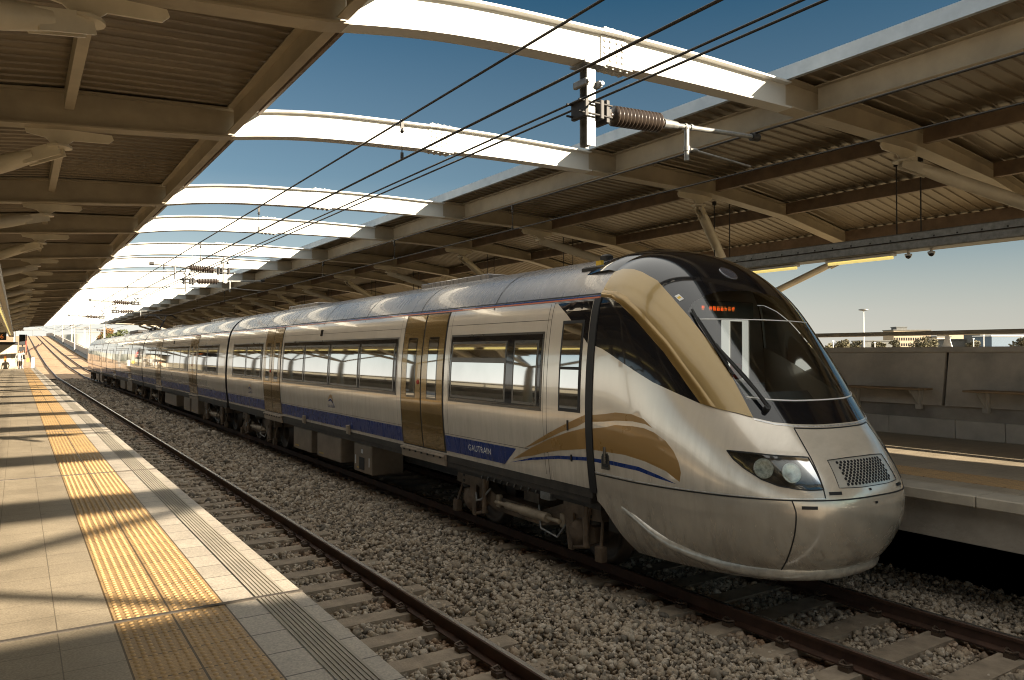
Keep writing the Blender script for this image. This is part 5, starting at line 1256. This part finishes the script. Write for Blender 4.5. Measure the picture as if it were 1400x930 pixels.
# ------------------------------------------------------------------ city seen over the parapet
def place(px, py, d): X, Y = PX(px, d); return X, Y, 2.6+(482-py)*d/1040.
def far_building(px0, px1, ytop, d, label, mm, win=None, depth=12, roofm='path', name='office_building'):
    (xa, ya), (xb, yb) = PX(px0, d), PX(px1, d); zt = 2.6+(482-ytop)*d/1040.
    u = Vector((xb-xa, yb-ya, 0)); L = u.length; u.normalize(); n_ = Vector((-u.y, u.x, 0)); 
    if n_.dot(Vector((xa, ya, 0))) < 0: n_ = -n_
    Mx = Matrix(((u.x,n_.x,0,xa),(u.y,n_.y,0,ya),(0,0,1,0),(0,0,0,1)))
    t = thing(name, (xa,ya,-3.2), label, 'building', 'buildings on the horizon')
    m = MB(); m.box((0,0,-3.2),(L,depth,zt),M=Mx); m.build('wall', M_[mm], t)
    m = MB(); m.box((-.3,-.3,zt),(L+.3,depth+.3,zt+.5),M=Mx); m.build('roof', M_[roofm], t)
    if win:
        nx, nz = win; m = MB()
        for i in range(nx):
            for j in range(nz):
                a = L*(i+.25)/nx; b = L*(i+.75)/nx; z0 = -1+(zt+1)*(j+.25)/nz; z1 = -1+(zt+1)*(j+.75)/nz; m.box((a,-.12,z0),(b,-.02,z1),M=Mx)
        m.build('window', M_['gloss'], t)
    return t
far_building(1222, 1273, 452, 420, 'tan office block with rows of windows above the handrail, middle of the skyline', 'facade', (16, 5))
far_building(1226, 1240, 448, 425, 'dark plant room on top of the tan office block', 'path', depth=6, name='plant_room')
far_building(1182, 1220, 467, 330, 'low dark shed left of the tan office block', 'path', name='shed')
far_building(1281, 1300, 461, 380, 'grey warehouse right of the tan office block', 'concrete', (5,2), name='warehouse')
far_building(1296, 1350, 456, 470, 'long pale warehouse with flat roof behind the right rail support', 'facade', name='warehouse')
far_building(1296, 1345, 465, 340, 'low grey shed in front of the long pale warehouse', 'path', name='shed')
far_building(1356, 1398, 460, 300, 'blue sheet-metal shed with white roof at the far right of the skyline', 'bluesheet', roofm='white', name='shed')
far_building(1340, 1353, 456, 330, 'narrow dark block beside the blue shed', 'path', name='shed')
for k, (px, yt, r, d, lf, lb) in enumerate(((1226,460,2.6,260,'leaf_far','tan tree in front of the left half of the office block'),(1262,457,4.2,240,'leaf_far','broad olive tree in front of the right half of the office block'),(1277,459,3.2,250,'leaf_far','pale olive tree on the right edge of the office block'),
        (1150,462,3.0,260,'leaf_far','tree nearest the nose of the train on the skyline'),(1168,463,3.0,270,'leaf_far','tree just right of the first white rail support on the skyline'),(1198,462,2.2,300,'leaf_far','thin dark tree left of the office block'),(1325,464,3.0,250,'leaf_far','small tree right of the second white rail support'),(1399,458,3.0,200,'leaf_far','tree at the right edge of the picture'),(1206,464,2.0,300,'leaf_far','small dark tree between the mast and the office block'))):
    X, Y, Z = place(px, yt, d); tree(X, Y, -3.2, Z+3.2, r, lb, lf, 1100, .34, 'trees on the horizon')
X, Y, Z = place(1181, 425, 260); t = thing('light_mast', (X,Y,-3.2), 'tall thin lighting mast rising above the horizon near the train nose', 'mast')
m = MB(); m.tube((X,Y,-3.2),(X,Y,Z),.35,.16,8); m.build('pole', M_['white'], t); m = MB(); m.lathe((X,Y,Z),(0,0,1),[(0,.5),(.2,1.6),(.5,1.6),(.7,.5)],12); m.build('lamp_ring', M_['galv'], t)
for px, yt, lb in ((1196,468,'short white pole left of the tree cluster on the skyline'),(1331,463,'white pole right of the second rail support'),(1345,458,'tall pale pole left of the blue shed'),(1139,466,'pale pole beside the nose of the train')):
    X, Y, Z = place(px, yt, 220); m = MB(); m.tube((X,Y,-3.2),(X,Y,Z),.14,n=6); m.box((X-.5,Y-.1,Z-.15),(X+.5,Y+.1,Z)); tag(m.build('street_lamp', M_['white'], origin=(X,Y,-3.2)), lb, 'lamp post', 'lamp posts on the horizon')

# low continuous belt of far trees
c = MB()
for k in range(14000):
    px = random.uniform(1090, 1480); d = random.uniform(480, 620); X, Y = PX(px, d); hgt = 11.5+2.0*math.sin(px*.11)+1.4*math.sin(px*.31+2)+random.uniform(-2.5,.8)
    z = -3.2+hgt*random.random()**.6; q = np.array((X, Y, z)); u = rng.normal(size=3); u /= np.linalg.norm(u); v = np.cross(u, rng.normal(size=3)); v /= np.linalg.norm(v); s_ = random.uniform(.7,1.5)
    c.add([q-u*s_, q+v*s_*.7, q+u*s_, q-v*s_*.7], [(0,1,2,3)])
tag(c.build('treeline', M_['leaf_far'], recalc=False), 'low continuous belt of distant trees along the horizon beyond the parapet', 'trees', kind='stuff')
